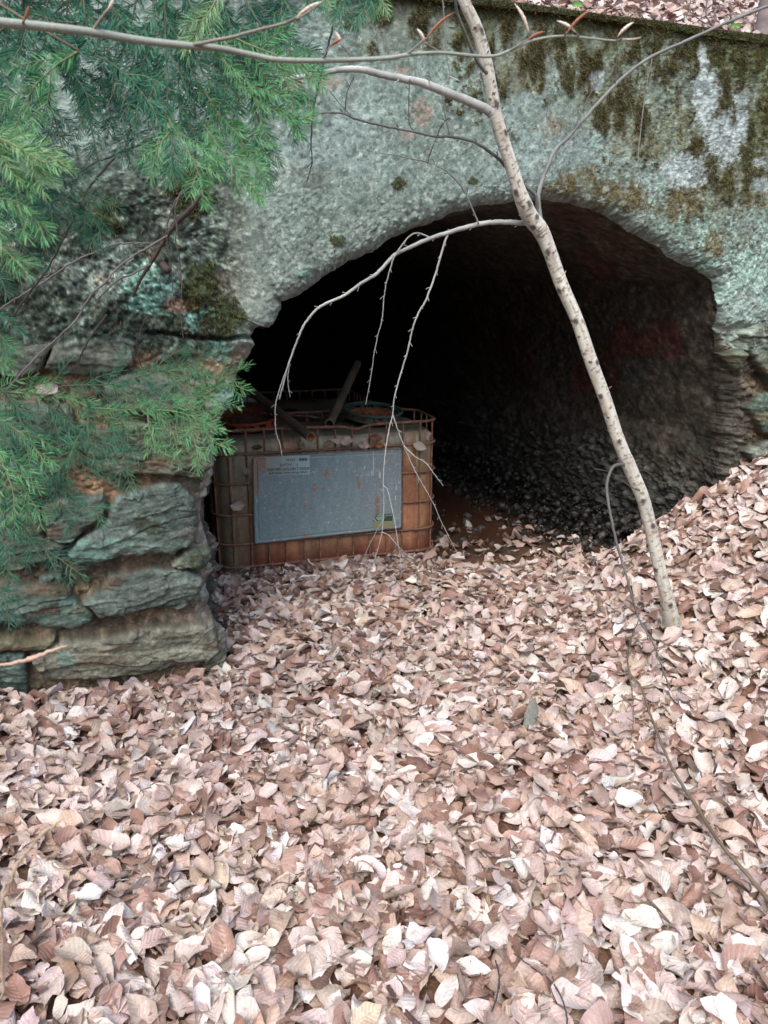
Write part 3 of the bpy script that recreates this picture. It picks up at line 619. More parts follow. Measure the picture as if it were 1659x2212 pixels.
# ------------------------------------------------------------------ wet rubble along the vault's foot
r = np.random.default_rng(5); mb = MB()
th_, ph_ = np.linspace(0, np.pi, 6), np.arange(8) * np.pi / 4
SPH = np.array([[np.sin(a) * np.cos(b), np.sin(a) * np.sin(b), np.cos(a)] for a in th_ for b in ph_])
def rock(mb, c, size, col, r):
    d = SPH * (1 + .8 * (r.random((6, 1, 8)) - .5)).transpose(0, 2, 1).reshape(48, 1)
    d = d * size * r.uniform(.6, 1.2, 3); a = r.normal(size=3); a /= np.linalg.norm(a); b_ = np.cross(a, r.normal(size=3)); b_ /= np.linalg.norm(b_)
    M = np.stack([a, b_, np.cross(a, b_)]); mb.add(d @ M + c, gridq(6, 8, 0, True), None, col)
for k in range(2200):
    n0 = .25 + 4.2 * r.random() ** 1.5; hgt_ = r.random() ** 1.6; s0 = 2.38 - .40 * (1 - hgt_) * r.random() ** .7
    z0 = -.04 + .26 * hgt_ * sm(1.9, 2.3, s0) + .02 * r.random(); sz = .005 + .022 * r.random() ** 4
    g_ = .018 + .05 * r.random() ** 2; rock(mb, wl(s0, n0, z0), sz, (g_ * 1.0, g_ * .97, g_ * .85), r)
for k in range(90):
    n0 = .8 + 1.3 * r.random(); s0 = r.uniform(1.15, 2.0); g_ = r.uniform(.03, .10)
    rock(mb, wl(s0, n0, -.045 + .01 * r.random()), .008 + .02 * r.random() ** 2, (g_, g_, g_ * .95), r)
o = mb.build('rubble', M_rubble); tag(o, 'wet dark rubble fallen along the foot of the vault', 'rubble', kind='stuff')
# ------------------------------------------------------------------ the caged tank (tote)
TO = np.array([-.885, 3.789, 0.0]); TY = R(15.4)
TX, TD = np.array([math.cos(TY), math.sin(TY), 0]), np.array([-math.sin(TY), math.cos(TY), 0])
def zat(u, v, Y):
    r_ = rays(u, v); return H + r_[2] * Y / r_[1]
def ontote(u, v, off=0.0):                          # picture point -> (across, up) on the tote's front plane
    r_ = rays(u, v); t = ((TO - CAM) @ TD + off) / (r_ @ TD); q = CAM + r_ * t[..., None] - TO
    return q @ TX, q[..., 2]
RING_Z = [float(ontote(np.array(535.), np.array(v))[1]) for v in (931, 981, 1044.7, 1112, 1175, 1224)]
def rrect(w, d, r_, n=10, inset=0.0):
    pts = []
    for cx, cy, a0 in ((w - r_, r_, -90), (w - r_, d - r_, 0), (r_, d - r_, 90), (r_, r_, 180)):
        for k in range(n + 1):
            a = math.radians(a0 + 90 * k / n); rr_ = r_ - inset; pts.append((cx + rr_ * math.cos(a), cy + rr_ * math.sin(a)))
    return np.array(pts)
def resample(P, step):
    P = np.vstack([P, P[:1]]); L = np.r_[0, np.cumsum(np.linalg.norm(np.diff(P, axis=0), axis=1))]; n = int(L[-1] / step); t = np.linspace(0, L[-1], n, endpoint=False)
    return np.stack([np.interp(t, L, P[:, k]) for k in range(P.shape[1])], -1)
m, t, b = node_mat('rusty_wire'); n = noise(t, 35, 5, .7)
t.links.new(ramp(t, n.outputs[0], [(.3, (.10, .055, .04)), (.5, (.20, .10, .06)), (.66, (.30, .17, .11)), (.8, (.26, .23, .20))]), b.inputs['Base Color'])
b.inputs['Roughness'].default_value = .8; n2 = noise(t, 260, 3); bump(t, b, n2.outputs[0], .6, .002); M_wire = m
M_tank = attr_mat('stained_plastic', .5, .4, (40, .16), (60, .25, .004))
M_plate = attr_mat('weathered_zinc_sheet', .55, .45, (90, .12), (120, .25, .002))
M_rust = attr_mat('rust', .85, .2, (150, .3), (220, .6, .002))

def make_tote(w, d, name, label, zt, rings, plate=True):
    t_ = thing(name, label, 'tank cage')
    rad = .11; path = rrect(w, d, rad)
    mb = MB()
    for k, z_ in enumerate(rings):
        p = resample(path, .02); p3 = np.c_[p, np.full(len(p), z_)]
        if k == 0: p3[:, 2] += .012 * (fbm(p[:, 0] * 3, p[:, 1] * 3, o=2, seed=300) - .5) - .018 * np.exp(-((p[:, 0] - w * .62) / .05) ** 2) * (p[:, 1] < .1); p3[:, 1] += .012 * np.sin(p[:, 0] * 7) * (p[:, 1] < .3)
        p3 = np.vstack([p3, p3[:1]]); mb.tube(p3, .0072 if k == 0 else .0062, 8, cap=False, wob=.12)
    mb.build('cage_rings', M_wire, t_)
    mb = MB(); p = resample(path, .0915)
    for k, (x_, y_) in enumerate(p):
        top = rings[0]; c_ = np.array([w / 2, d / 2]); dv = c_ - (x_, y_); dv /= np.linalg.norm(dv)
        jit = rng.normal(0, .004, 2); q = np.array([[x_ + jit[0] * f + dv[0] * .006, y_ + dv[1] * .006, z_] for f, z_ in zip((0, .5, 1, .5, 0), np.linspace(-.22, top, 5))])
        mb.tube(spline(q, 4), .0048, 6, wob=.1)
    mb.build('cage_bars', M_wire, t_)
    # tank body
    ins = .018; K = 520; base = resample(rrect(w - 2 * ins, d - 2 * ins, rad), (2 * (w + d) - 8 * ins - 1.72 * rad) / K); K = len(base); base = base + ins
    cen = base.mean(0); dvec = cen - base; dvec /= np.linalg.norm(dvec, axis=1)[:, None]
    tn_ = np.gradient(base, axis=0); nrm_ = np.stack([-tn_[:, 1], tn_[:, 0]], -1); nrm_ /= np.linalg.norm(nrm_, axis=1)[:, None] + 1e-9
    zt_ = zt; prof_ = [(-.22, 0)] + [(z_, 0) for z_ in np.linspace(-.15, zt_ - .085, 60)]
    prof_ += [(zt_ - .085 + .085 * math.sin(a), .085 * (1 - math.cos(a))) for a in np.linspace(.1, math.pi / 2, 14)]
    prof_ += [(zt_ + .004 * math.sin(q * 9), .085 + q) for q in np.linspace(.02, d / 2 - .12, 12)]
    ar = np.arange(K) * (2 * (w + d)) / K
    rows, cols = [], []
    for z_, o_ in prof_:
        bul = .009 * np.abs(np.sin(ar * math.pi / .0915)) ** .5 - .006 * np.exp(-min(abs(z_ - q) for q in rings) / .012)
        bul = bul + .010 * (fbm(ar * 4, ar * 0 + z_ * 4, o=3, seed=301) - .5)
        bul = bul * (1 if o_ < .02 else 0)
        pt = base + nrm_ * (o_ - bul)[:, None] if False else base - (-nrm_) * (o_ - bul)[:, None]
        rows.append(np.c_[pt, np.full(K, z_) + .012 * (fbm(pt[:, 0] * 6, pt[:, 1] * 6, o=3, seed=302) - .5) * (o_ > .05)])
        panel = _h(np.floor(ar / .0915).astype(np.int64), 3, 1, 7)
        up_ = sm(.36, .72, z_ + .32 * (panel - .5) + .22 * (fbm(ar * 7, ar * 0 + z_ * 3, o=4, seed=303) - .5))
        st = fbm(ar * 30, ar * 0 + z_ * 5, o=4, seed=304)[:, None]
        low = np.array([.25, .115, .06]) * (1 - panel[:, None] * .45) + np.array([.05, .05, .03]) * panel[:, None]
        c_ = low * (1 - up_[:, None]) + np.array([.21, .20, .14]) * up_[:, None]; c_ = c_ * (.6 + 1.5 * st)
        foot = sm(.16, .03, z_ + .1 * (fbm(ar * 6, ar * 0, o=2, seed=305) - .5)); foot = np.broadcast_to(foot, (K,))[:, None]
        c_ = c_ * (1 - foot * .75) + np.array([.13, .03, .02]) * foot * .75 * (.5 + st)
        leftg = sm(.22, .08, base[:, 0])[:, None] * (z_ < .7); c_ = c_ * (1 - .7 * leftg) + np.array([.15, .155, .10]) * .7 * leftg * (.5 + st)
        if o_ > .03: c_ = np.array([.17, .155, .11]) * (.4 + 1.1 * fbm(pt[:, 0] * 9, pt[:, 1] * 9, o=4, seed=306))[:, None]
        cols.append(c_)
    Vt = np.array(rows).reshape(-1, 3); nrw = len(rows); ctr = np.array([[w / 2, d / 2, zt_]]); Vt = np.vstack([Vt, ctr]); q4 = gridq(nrw, K, 0, True)
    j = np.arange(K); q3 = np.stack([(nrw - 1) * K + j, (nrw - 1) * K + (j + 1) % K, np.full(K, nrw * K)], -1)
    obj('tank', mesh('tank', Vt, [q4, q3], M_tank, np.vstack([np.array(cols).reshape(-1, 3), [[.15, .14, .1]]])), t_)
    t_.location = tuple(TO); t_.rotation_euler = (0, 0, TY)
    return t_
ZTOP = RING_Z[0]
tote = make_tote(1.235, .46, 'caged_tank', 'rusty wire caged plastic tank with blue grey metal plate at the culvert mouth', ZTOP - .035, RING_Z)
tote2 = make_tote(1.12, 1.0, 'caged_tank', 'second rusty caged tank standing in the dark behind the plated one', ZTOP - .07, [z_ - .02 for z_ in RING_Z])
tote2.location = tuple(TO + TX * -.04 + TD * .50)
# plate (local tote coordinates: x across, y depth, z up)
cu = np.array([545, 868, 867, 550.]); cv = np.array([985, 969, 1141, 1176.]); px_, pz_ = ontote(cu, cv, -.02)
x0, x1 = px_[[0, 3]].mean(), px_[[1, 2]].mean(); NX, NZ = 260, 150
a = np.linspace(0, 1, NX)[:, None]; c = np.linspace(0, 1, NZ)[None]
pxx = (px_[3] * (1 - a) + px_[2] * a) * (1 - c) + (px_[0] * (1 - a) + px_[1] * a) * c
pzz = (pz_[3] * (1 - a) + pz_[2] * a) * (1 - c) + (pz_[0] * (1 - a) + pz_[1] * a) * c
wd_, ht_ = x1 - x0, (pz_[0] - pz_[3])
dx_ = np.minimum(a, 1 - a) * wd_ + 0 * c; dz_ = np.minimum(c, 1 - c) * ht_ + 0 * a; rc = .022      # rounded corners
cx_ = np.maximum(rc - dx_, 0); cz_ = np.maximum(rc - dz_, 0); rad_ = np.hypot(cx_, cz_); k_ = np.where((rad_ > rc), rc / np.maximum(rad_, 1e-6), 1)
pxx = pxx + np.sign(.5 - a) * cx_ * (1 - k_); pzz = pzz + np.sign(.5 - c) * cz_ * (1 - k_)
dd = np.minimum(dx_, dz_); relief = .006 * sm(0, .004, dd) - .004 * np.exp(-((dd - .020) / .003) ** 2) + .003 * (fbm(a * 4 + 0 * c, c * 3 + 0 * a, o=3, seed=310) - .5)
pyy = -.020 - relief
A_, C_ = a + 0 * c, c + 0 * a
f1 = fbm(A_ * 14, C_ * 9, o=5, seed=311)[..., None]
pc = np.array([.155, .245, .255]) * (1 - f1) * 1.25 + np.array([.22, .285, .295]) * f1 * 1.0
pc = pc * (.82 + .3 * fbm(A_ * 60, C_ * 8, o=3, seed=312))[..., None]
grey_ = sm(.5, .9, A_ + .3 * (fbm(A_ * 5, C_ * 4, seed=318) - .5))[..., None] * .5; pc = pc * (1 - grey_) + np.array([.22, .25, .255]) * grey_
def pblob(lst, k=.8, seed=0):
    nz = fbm(A_ * 20, C_ * 12, o=5, seed=seed, g=.6) - .5; m_ = np.full(A_.shape, -9.)
    for (x_, y_, rx, ry, s_) in lst: m_ = np.maximum(m_, .9 * (s_ - np.hypot((A_ - x_) / rx, (C_ - y_) / ry)))
    return sm(-.12, .12, m_ + 1.6 * k * nz)
pc = lay(pc, (.30, .155, .08), pblob([(.09, .93, .13, .10, 1.0), (.02, .75, .02, .22, .9), (.48, .75, .014, .06, 1.1), (.46, .58, .05, .08, .35), (.40, .60, .014, .05, 1), (.33, .43, .008, .06, 1), (.70, .60, .012, .05, .9), (.69, .68, .014, .03, .9), (.37, .36, .01, .02, 1), (.34, .02, .04, .06, .6), (.5, .97, .12, .03, .4), (.03, .2, .02, .1, .4), (.9, .03, .1, .04, .5)], .5, 313) * .65)
pc = lay(pc, (.10, .05, .035), sm(.012, .0, dz_ + .006 * (f1[..., 0] - .5)) * .8)
pc = lay(pc, (.55, .58, .57), np.maximum(pblob([(.80, .84, .003, .12, 1.2), (.79, .73, .004, .03, 1.2), (.845, .70, .006, .035, 1.2), (.74, .80, .004, .03, .9), (.96, .52, .005, .03, 1), (.955, .40, .004, .03, 1), (.49, .17, .004, .015, 1.2), (.02, .5, .004, .02, 1)], .15, 314), sm(.79, .82, fbm(A_ * 70, C_ * 38, o=2, seed=315)) * .5) * .8)
pc = lay(pc, (.27, .15, .08), ((A_ > .812) & (A_ < .845) & (C_ > .19) & (C_ < .42)) * .8 * (.4 + .6 * sm(.35, .5, f1[..., 0])))
plt = obj('plate', mesh('plate', np.stack([pxx, pyy, pzz], -1), gridq(NX, NZ), M_plate, pc.reshape(-1, 3)), tote)
def onplate(zx, zy, lift=.0075):                    # crop pixel -> local tote coordinates on the plate
    x_, z_ = ontote(518.4 + np.asarray(zx, float) * .2187, 950.4 + np.asarray(zy, float) * .2187, -.026); return np.stack([x_, 0 * x_ - .020 - lift, z_], -1)
def quad(mb, zpts, col, lift=.0075):
    P = onplate([p[0] for p in zpts], [p[1] for p in zpts], lift); n = len(P)
    mb.add(P, [[0, 1, 2, 3]] if n == 4 else None, None if n == 4 else [[0, k, k + 1] for k in range(1, n - 1)], col)
mb = MB()                                            # data sticker, worn off towards the left
for k in range(14):
    x_a = 255 + k * 31; x_b = x_a + 31; fr = k / 13; y_t = 168 - .04 * (x_a - 250); y_b = 348 - .02 * (x_a - 250)
    g_ = np.array([.33, .37, .32]) * (1 - fr) + np.array([.36, .52, .53]) * fr
    quad(mb, [(x_a, y_b), (x_b, y_b - .6), (x_b, y_t - 1.2), (x_a, y_t)], g_ * (1 if fr > .35 else .88), .0072)
mb.build('data_sticker', M_print, plt)
def text(body, zx0, zx1, zy, hpx, col, bold=.0):
    cu_ = bpy.data.curves.new('letters', 'FONT'); cu_.body = body; cu_.size = 1; cu_.offset = bold; cu_.resolution_u = 3
    o_ = bpy.data.objects.new('letters', cu_); me_ = bpy.data.meshes.new_from_object(o_)
    V_ = np.empty(len(me_.vertices) * 3, np.float32); me_.vertices.foreach_get('co', V_); V_ = V_.reshape(-1, 3)
    V_[:, 0] = (V_[:, 0] - V_[:, 0].min()) / (np.ptp(V_[:, 0]) + 1e-9); V_[:, 1] = (V_[:, 1] - V_[:, 1].min()) / (np.ptp(V_[:, 1]) + 1e-9)
    P_ = onplate(zx0 + V_[:, 0] * (zx1 - zx0), zy + hpx / 2 - V_[:, 1] * hpx - V_[:, 0] * (zx1 - zx0) * .035, .0088)
    fs = [list(p_.vertices) for p_ in me_.polygons]; me2 = bpy.data.meshes.new('printed_text'); me2.from_pydata([tuple(p_) for p_ in P_], [], fs); me2.materials.append(M_ink)
    bpy.data.objects.remove(o_); return obj('printed_text', me2, plt)
m, t, b = node_mat('ink'); b.inputs['Base Color'].default_value = (.02, .045, .05, 1); b.inputs['Roughness'].default_value = .7; M_ink = m
text('35153', 452, 540, 197, 26, None); text('26.07.2012', 392, 518, 247, 26, None); text('0', 558, 570, 246, 26, None)
text('31HA1/Y/07.12/F/SLZ/BV T 1020225', 262, 682, 294, 27, None, .012); text('3647/2026/1050L/68 kg/100kPa', 283, 672, 331, 26, None, .012)
mb = MB()
xx = 585
while xx < 660:
    w_ = rng.uniform(2, 6); quad(mb, [(xx, 206), (xx + w_, 206), (xx + w_, 177), (xx, 177)], (.03, .055, .06), .0082); xx += w_ + rng.uniform(1, 4)
mb.build('printed_bars', M_print, plt)
mb = MB(); G1, G2, G3 = (.02, .075, .06), (.25, .36, .29), (.045, .07, .06)
quad(mb, [(1318, 805), (1418, 800), (1415, 728), (1330, 735)], G2, .0071)
quad(mb, [(1312, 878), (1500, 868), (1502, 800), (1314, 806)], (.25, .26, .14), .0072)
quad(mb, [(1418, 802), (1506, 798), (1512, 726), (1416, 728)], G3, .0073)
quad(mb, [(1436, 752), (1450, 751), (1450, 736), (1437, 737)], (.25, .33, .30), .0080)
for q_ in ((1454, 1468), (1473, 1486), (1490, 1503)): quad(mb, [(q_[0], 751), (q_[1], 750), (q_[1], 735), (q_[0], 736)], (.20, .28, .26), .0080)
quad(mb, [(1330, 740), (1372, 731), (1372, 738), (1344, 746)], G1, .0080); quad(mb, [(1330, 742), (1344, 746), (1364, 758), (1352, 762)], G1, .0081)
quad(mb, [(1352, 762), (1364, 756), (1398, 744), (1394, 752)], G1, .0082); quad(mb, [(1328, 752), (1338, 752), (1340, 772), (1330, 774)], G1, .0080)
quad(mb, [(1330, 774), (1340, 771), (1366, 796), (1352, 800)], G1, .0081); quad(mb, [(1352, 801), (1364, 794), (1396, 786), (1392, 794)], G1, .0082)
quad(mb, [(1316, 806), (1330, 806), (1320, 790), (1317, 790)], G1, .0082)
mb.build('maker_label', M_print, plt)

# ring lids lying on the tank, two pipes, leaves caught on the tank
def make_lid(label, loc, r0, tilt, crim, cin):
    t_ = thing('ring_lid', label, 'drum lid', loc, 'slotted ring lids on the tank'); t_.rotation_euler = tilt
    a_ = np.linspace(0, 2 * np.pi, 73); circ = np.stack([np.cos(a_), np.sin(a_), 0 * a_], -1)
    mb = MB()
    for z_, rr_, th_r in ((.040, r0, .0075), (.036, r0 - .020, .004), (.004, r0 - .004, .006)): mb.tube(circ * rr_ + [0, 0, z_], th_r, 8, crim, cap=False, wob=.08)
    mb.build('rim', M_rust, t_)
    zs_ = np.array([.004, .011, .031, .038]); A, B = np.meshgrid(zs_, a_[:-1], indexing='ij'); q = gridq(4, 72, 0, True); k_ = np.arange(len(q)); row, cl_ = k_ // 72, k_ % 72
    q = q[~((row == 1) & (cl_ % 6 < 4) & (cl_ % 4 != 3))]; obj('side_band', mesh('side_band', np.stack([(r0 - .002) * np.cos(B), (r0 - .002) * np.sin(B), A], -1), q, M_rust, crim), t_)
    rr_ = np.linspace(.0, r0 - .012, 24); A, B = np.meshgrid(rr_, a_[:-1], indexing='ij'); zz = .014 + .004 * np.sin(A * 160) * (A > .03) + .01 * (fbm(A * np.cos(B) * 30, A * np.sin(B) * 30, o=3, seed=int(r0 * 1e4)) - .5)
    V_ = np.stack([A * np.cos(B), A * np.sin(B), zz], -1); cc_ = np.array(cin) * (.3 + 1.3 * fbm(A * np.cos(B) * 40, A * np.sin(B) * 40, o=4, seed=5))[..., None]
    obj('disc', mesh('disc', V_, gridq(24, 72, 0, True), M_rust, cc_.reshape(-1, 3)), t_)
    return t_
def tloc(x_, y_, z_): return TO + TX * x_ + TD * y_ + np.array([0, 0, z_])
def lidpos(u, v, z_):
    r_ = rays(u, v); return CAM + r_ * ((z_ - H) / r_[2])
zz0 = ZTOP - .03
make_lid('rust red slotted ring lid, nearest the stone pier on the tank top', tuple(lidpos(537, 915, zz0 + .025)), .158, (R(7), R(-1), 0), (.24, .062, .030), (.10, .05, .035))
make_lid('dark green slotted ring lid with rusty inside, beside the open end of the upright pipe', tuple(lidpos(806, 900, zz0 + .035)), .158, (R(5), R(4), .0), (.05, .085, .07), (.26, .095, .05))
def make_pipe(label, p0, p1, ro, c_out, c_in):
    t_ = thing('pipe', label, 'pipe', tuple(p0), 'open pipes lying on the tank'); p0 = np.asarray(p0, float); p1 = np.asarray(p1, float); n = 40
    P = np.array([(p1 - p0) * k for k in np.linspace(0, 1, n)]); mb = MB(); f_ = fbm(np.linspace(0, 12, n), np.zeros(n), o=3, seed=9)[:, None]
    mb.tube(P, ro, 20, np.array(c_out) * (.6 + .8 * f_), cap=False, wob=.03); mb.build('wall', M_rust, t_)
    mb = MB(); mb.tube(P[:14], ro * .80, 20, c_in, cap=False, wob=.05)
    T = (p1 - p0) / np.linalg.norm(p1 - p0); aa_ = np.array([0, 0, 1.]); N_ = aa_ - T * (aa_ @ T); N_ /= np.linalg.norm(N_); B_ = np.cross(T, N_)
    an = np.arange(20) * 2 * np.pi / 20; dirs = np.cos(an)[:, None] * N_ + np.sin(an)[:, None] * B_; chip = 1 + .10 * (rng.random((20, 1)) - .5)
    V_ = np.vstack([dirs * ro * 1.01, dirs * ro * .80 * chip]) - T * .001; j = np.arange(20); mb.add(V_, np.stack([j, (j + 1) % 20, 20 + (j + 1) % 20, 20 + j], -1), None, np.array(c_out) * 1.6)
    mb.build('bore', M_rust, t_); return t_
pA = atY(671., 944., 3.70); pB = atY(512., 822., 4.42)
make_pipe('thick brown pipe slanting across the tank rim with rust orange inside its open end', pA, pB, .0245, (.105, .085, .058), (.42, .15, .05))
pA = atY(712., 915., 3.99); pB = atY(772., 786., 4.75)
make_pipe('brown pipe rising steeply into the dark, its black open end resting on the tank', pA, pB, .0245, (.13, .105, .07), (.03, .025, .02))
def one_leaf(u, v, Y, L_, col, nrm, seed, label, group):
    P_ = atY(float(u), float(v), Y)[None]; V_, Q_, c_, uv_ = leaf_arrays(P_ * 0, np.asarray(nrm, float)[None], np.array([L_]), np.array([col]), nu=13, nv=9, curl=1.5, seed=seed)
    o_ = obj('beech_leaf', mesh('beech_leaf', V_, Q_, M_leaf, c_, uv_)); o_.location = tuple(P_[0]); return tag(o_, label, 'leaf', group)
TF = 3.87
for (u, v, L_, col, lab, s_) in ((556, 966, .06, (.10,.05,.03), 'dark curled leaf stuck behind the bars below the red ring lid', 1), (650, 962, .07, (.42,.31,.24), 'tan leaf lying on top edge of the plate under the thick pipe end', 2), (706, 958, .05, (.36,.26,.20), 'small pinkish leaf leaning in the cage beside the thick pipe end', 3),
      (725, 953, .055, (.55,.49,.42), 'narrow pale leaf standing on edge in the cage above the plate', 4), (751, 953, .085, (.50,.41,.30), 'large cream crumpled leaf caught in the cage above the middle of the plate', 5), (787, 962, .065, (.48,.38,.31), 'pale leaf lying on the plate edge right of the large cream leaf', 6),
      (812, 946, .07, (.17,.08,.05), 'dark red brown leaf hanging in the cage near the dangling birch twig', 7), (819, 963, .055, (.30,.11,.04), 'orange brown curled leaf draped over the top edge of the plate', 8), (926, 941, .05, (.40,.28,.24), 'pink leaf wedged at the right corner of the tank cage', 9),
      (907, 965, .08, (.52,.46,.38), 'whitish leaf resting on the second ring near the right corner of the tank', 10), (512, 1093, .08, (.50,.42,.35), 'pale leaf caught in the bars left of the plate', 11), (533, 1022, .065, (.22,.17,.15), 'grey shrivelled leaf hanging at the left edge of the plate', 12)):
    Yf = TO[1] + (u - 470) / 460 * .30 - (.015 if v < 1000 else .03); one_leaf(u, v, Yf, L_, col, (rng.normal(0, .3), -1, .35 + rng.normal(0, .2)), 400 + s_, lab, 'beech leaves caught on the caged tank')
r = np.random.default_rng(77); NL = 46; xs_, ys_ = r.uniform(.1, 1.05, NL), r.uniform(.06, .9, NL); PL = np.array([tloc(a_, b_, zz0 + .012 - .03 * (b_ > .46)) for a_, b_ in zip(xs_, ys_)])
V, Q, cc, uv = leaf_arrays(PL, np.array([0, 0, 1.]) + r.normal(0, .35, (NL, 3)), r.uniform(.03, .06, NL), leaf_cols(NL, r, .35), nu=7, nv=5, seed=78)
tag(obj('leaf_crumbs', mesh('leaf_crumbs', V, Q, M_leaf, cc, uv)), 'small dark leaf scraps scattered over the tank top', 'leaf scraps', kind='stuff')
# ------------------------------------------------------------------ birch sapling in front of the arch
def spurs(mb, P, rad, every, col, r, ln=.012):       # short bud spurs along a twig
    L = np.r_[0, np.cumsum(np.linalg.norm(np.diff(P, axis=0), axis=1))]; d_ = every * r.uniform(.4, 1.2); side = 1
    while d_ < L[-1] - .01:
        i = min(np.searchsorted(L, d_), len(P) - 2); T = P[i + 1] - P[i]; T /= np.linalg.norm(T) + 1e-9
        s_ = np.cross(T, [0, 1, 0]); s_ /= np.linalg.norm(s_) + 1e-9; D_ = T * .6 + s_ * side * .8 + np.array([0, -.2, r.normal(0, .2)]); D_ /= np.linalg.norm(D_); l_ = ln * r.uniform(.5, 1.5)
        q = np.array([P[i], P[i] + D_ * l_ * .5, P[i] + D_ * l_ + T * l_ * .25]); w_ = max(.0007, min(rad[i] * .55, .0018)); mb.tube(q, [w_, w_ * .8, w_ * 1.1], 5, col)
        side = -side if r.random() < .75 else side; d_ += every * r.uniform(.5, 1.6)
def barkcol(P, base, r, k):                          # per ring tint
    t_ = np.r_[0, np.cumsum(np.linalg.norm(np.diff(P, axis=0), axis=1))]
    return np.clip(np.array(base) * (.6 + .8 * fbm(t_ * 26, t_ * 0 + k, o=4, seed=int(k * 7 + 3)))[:, None], .01, .8)
birch = thing('birch_sapling', 'slender pale barked birch sapling leaning across the arch opening', 'birch tree', tuple(atY(1451., 1341., 2.75)))
BO = np.array(birch.location)
r = np.random.default_rng(8)
tr = [(1452,1352),(1447,1318),(1440,1290),(1424,1224),(1405,1140),(1386,1070),(1358,1004),(1335,948),(1306,859),(1278,784),(1246,690),(1213,615),(1190,550),(1169,500),(1146,470),(1134,445),(1119,405),(1102,350),(1079,280),(1064,210),(1049,130),(1029,60),(1002,0),(975,-90),(955,-200)]
wpx = [34,33,30,29,30,31,32,30,30,31,30,31,32,37,38,36,31,29,29,27,27,25,24,22,20]
P = atY(np.array([q[0] for q in tr], float), np.array([q[1] for q in tr], float), np.linspace(2.75, 2.30, len(tr))); dist = np.linalg.norm(P - CAM, axis=1)
rad = np.array(wpx) * .43 * dist / F; P = spline(P, 34); rad = np.interp(np.linspace(0, 1, len(P)), np.linspace(0, 1, len(rad)), rad)
K = 28; T = np.gradient(P, axis=0); T /= np.linalg.norm(T, axis=1)[:, None]; N_ = np.cross(T, [0, 1, 0]); N_ /= np.linalg.norm(N_, axis=1)[:, None]; B_ = np.cross(T, N_)
an = np.arange(K) * 2 * np.pi / K; tl_ = np.r_[0, np.cumsum(np.linalg.norm(np.diff(P, axis=0), axis=1))][:, None] + 0 * an[None]; AN = an[None] + 0 * tl_
ca, sa = np.cos(AN), np.sin(AN)
disp = 1 + .07 * (fbm(tl_ * 14, ca * 1.5, sa * 1.5, o=4, seed=500) - .5) * 2 + .03 * (vn(tl_ * 160, ca * 3, sa * 3, seed=501) - .5)
knots = [(1185,538,0),(1217,622,1),(1246,690,0),(1288,784,0),(1300,850,1),(1330,950,0),(1386,1075,0),(1392,1130,1),(1424,1225,0),(1441,1298,1),(1119,410,0),(1135,440,1),(1085,290,1),(1150,480,0),(1180,470,0),(1062,225,1),(1029,70,1)]
kc = np.zeros_like(tl_); kb = np.zeros_like(tl_)
for (ku, kv, e_) in knots:
    uu, _v = proj(P); i = np.argmin(np.abs(_v - kv)); a0 = (math.pi * 1.5 + (ku - uu[i]) * .06) if True else 0
    # the camera sees the -Y side: pick the angle whose offset points that way
    dirs = np.cos(an)[:, None] * N_[i] + np.sin(an)[:, None] * B_[i]; a_front = an[np.argmin(dirs[:, 1] + 1.3 * (1 if e_ else -1) * r.uniform(-1, 1) * dirs[:, 0])]
    da = np.angle(np.exp(1j * (AN - a_front))); dl = (tl_ - tl_[i, 0]); q = np.hypot(da * .03 / .9, dl * 1.0)
    kc = np.maximum(kc, np.clip(sm(.016, .007, q + .010 * (fbm(tl_ * 150, ca * 4, sa * 4, o=2, seed=510) - .5)), 0, 1) * .92); kb = kb + .16 * np.exp(-(q / .016) ** 2) - .10 * np.exp(-(q / .006) ** 2)
disp = disp + kb
rad = rad * (1 + .35 * np.exp(-tl_[:, 0] / .05)); VT = P[:, None] + (rad[:, None] * disp)[..., None] * (ca[..., None] * N_[:, None] + sa[..., None] * B_[:, None])
f1 = fbm(tl_ * 9, ca * 1.2, sa * 1.2, o=4, seed=502)[..., None]; bc = np.array([.56, .56, .485]) * (.72 + .55 * f1)
len_ = sm(.63, .68, vn(tl_ * 230, ca * 1.8 + 5, sa * 1.8, seed=503) * .7 + .3 * vn(tl_ * 80, ca * 3, sa * 3, seed=504)); bc = bc * (1 - .75 * len_[..., None]) + np.array([.12, .08, .06]) * .75 * len_[..., None]
gr_ = sm(.55, .72, fbm(tl_ * 12 + 9, ca * 2, sa * 2, o=4, seed=505))[..., None] * .55; bc = bc * (1 - gr_) + np.array([.27, .27, .22]) * gr_
pk = sm(.56, .7, fbm(tl_ * 20, ca * 2 + 9, sa * 2, o=3, seed=506))[..., None] * .35; bc = bc * (1 - pk) + np.array([.40, .27, .22]) * pk
bc = bc * (1 - kc[..., None]) + np.array([.045, .035, .03]) * kc[..., None]
ft = sm(.12, 0, tl_)[..., None] * .5; bc = bc * (1 - ft) + np.array([.15, .14, .10]) * ft
mb = MB(); mb.add(VT.reshape(-1, 3) - BO, gridq(len(P), K, 0, True), None, bc.reshape(-1, 3))                                            # torn bark flakes and stubs standing off the trunk
for k in range(46):
    i = r.integers(20, len(P) - 20); a_ = r.uniform(0, 6.28); o_ = np.cos(a_) * N_[i] + np.sin(a_) * B_[i]; c0_ = P[i] + o_ * rad[i] * .97; t1 = np.cross(T[i], o_); l_ = r.uniform(.005, .015)
    V_ = np.array([c0_ - t1 * l_ * .5, c0_ + t1 * l_ * .5, c0_ + t1 * l_ * .45 + o_ * l_ * .55 + T[i] * l_ * .5, c0_ - t1 * l_ * .2 + o_ * l_ * .7 + T[i] * l_ * .8]); mb.add(V_ - BO, [[0, 1, 2, 3]], None, np.array([.42, .35, .29]) * r.uniform(.35, 1.1))
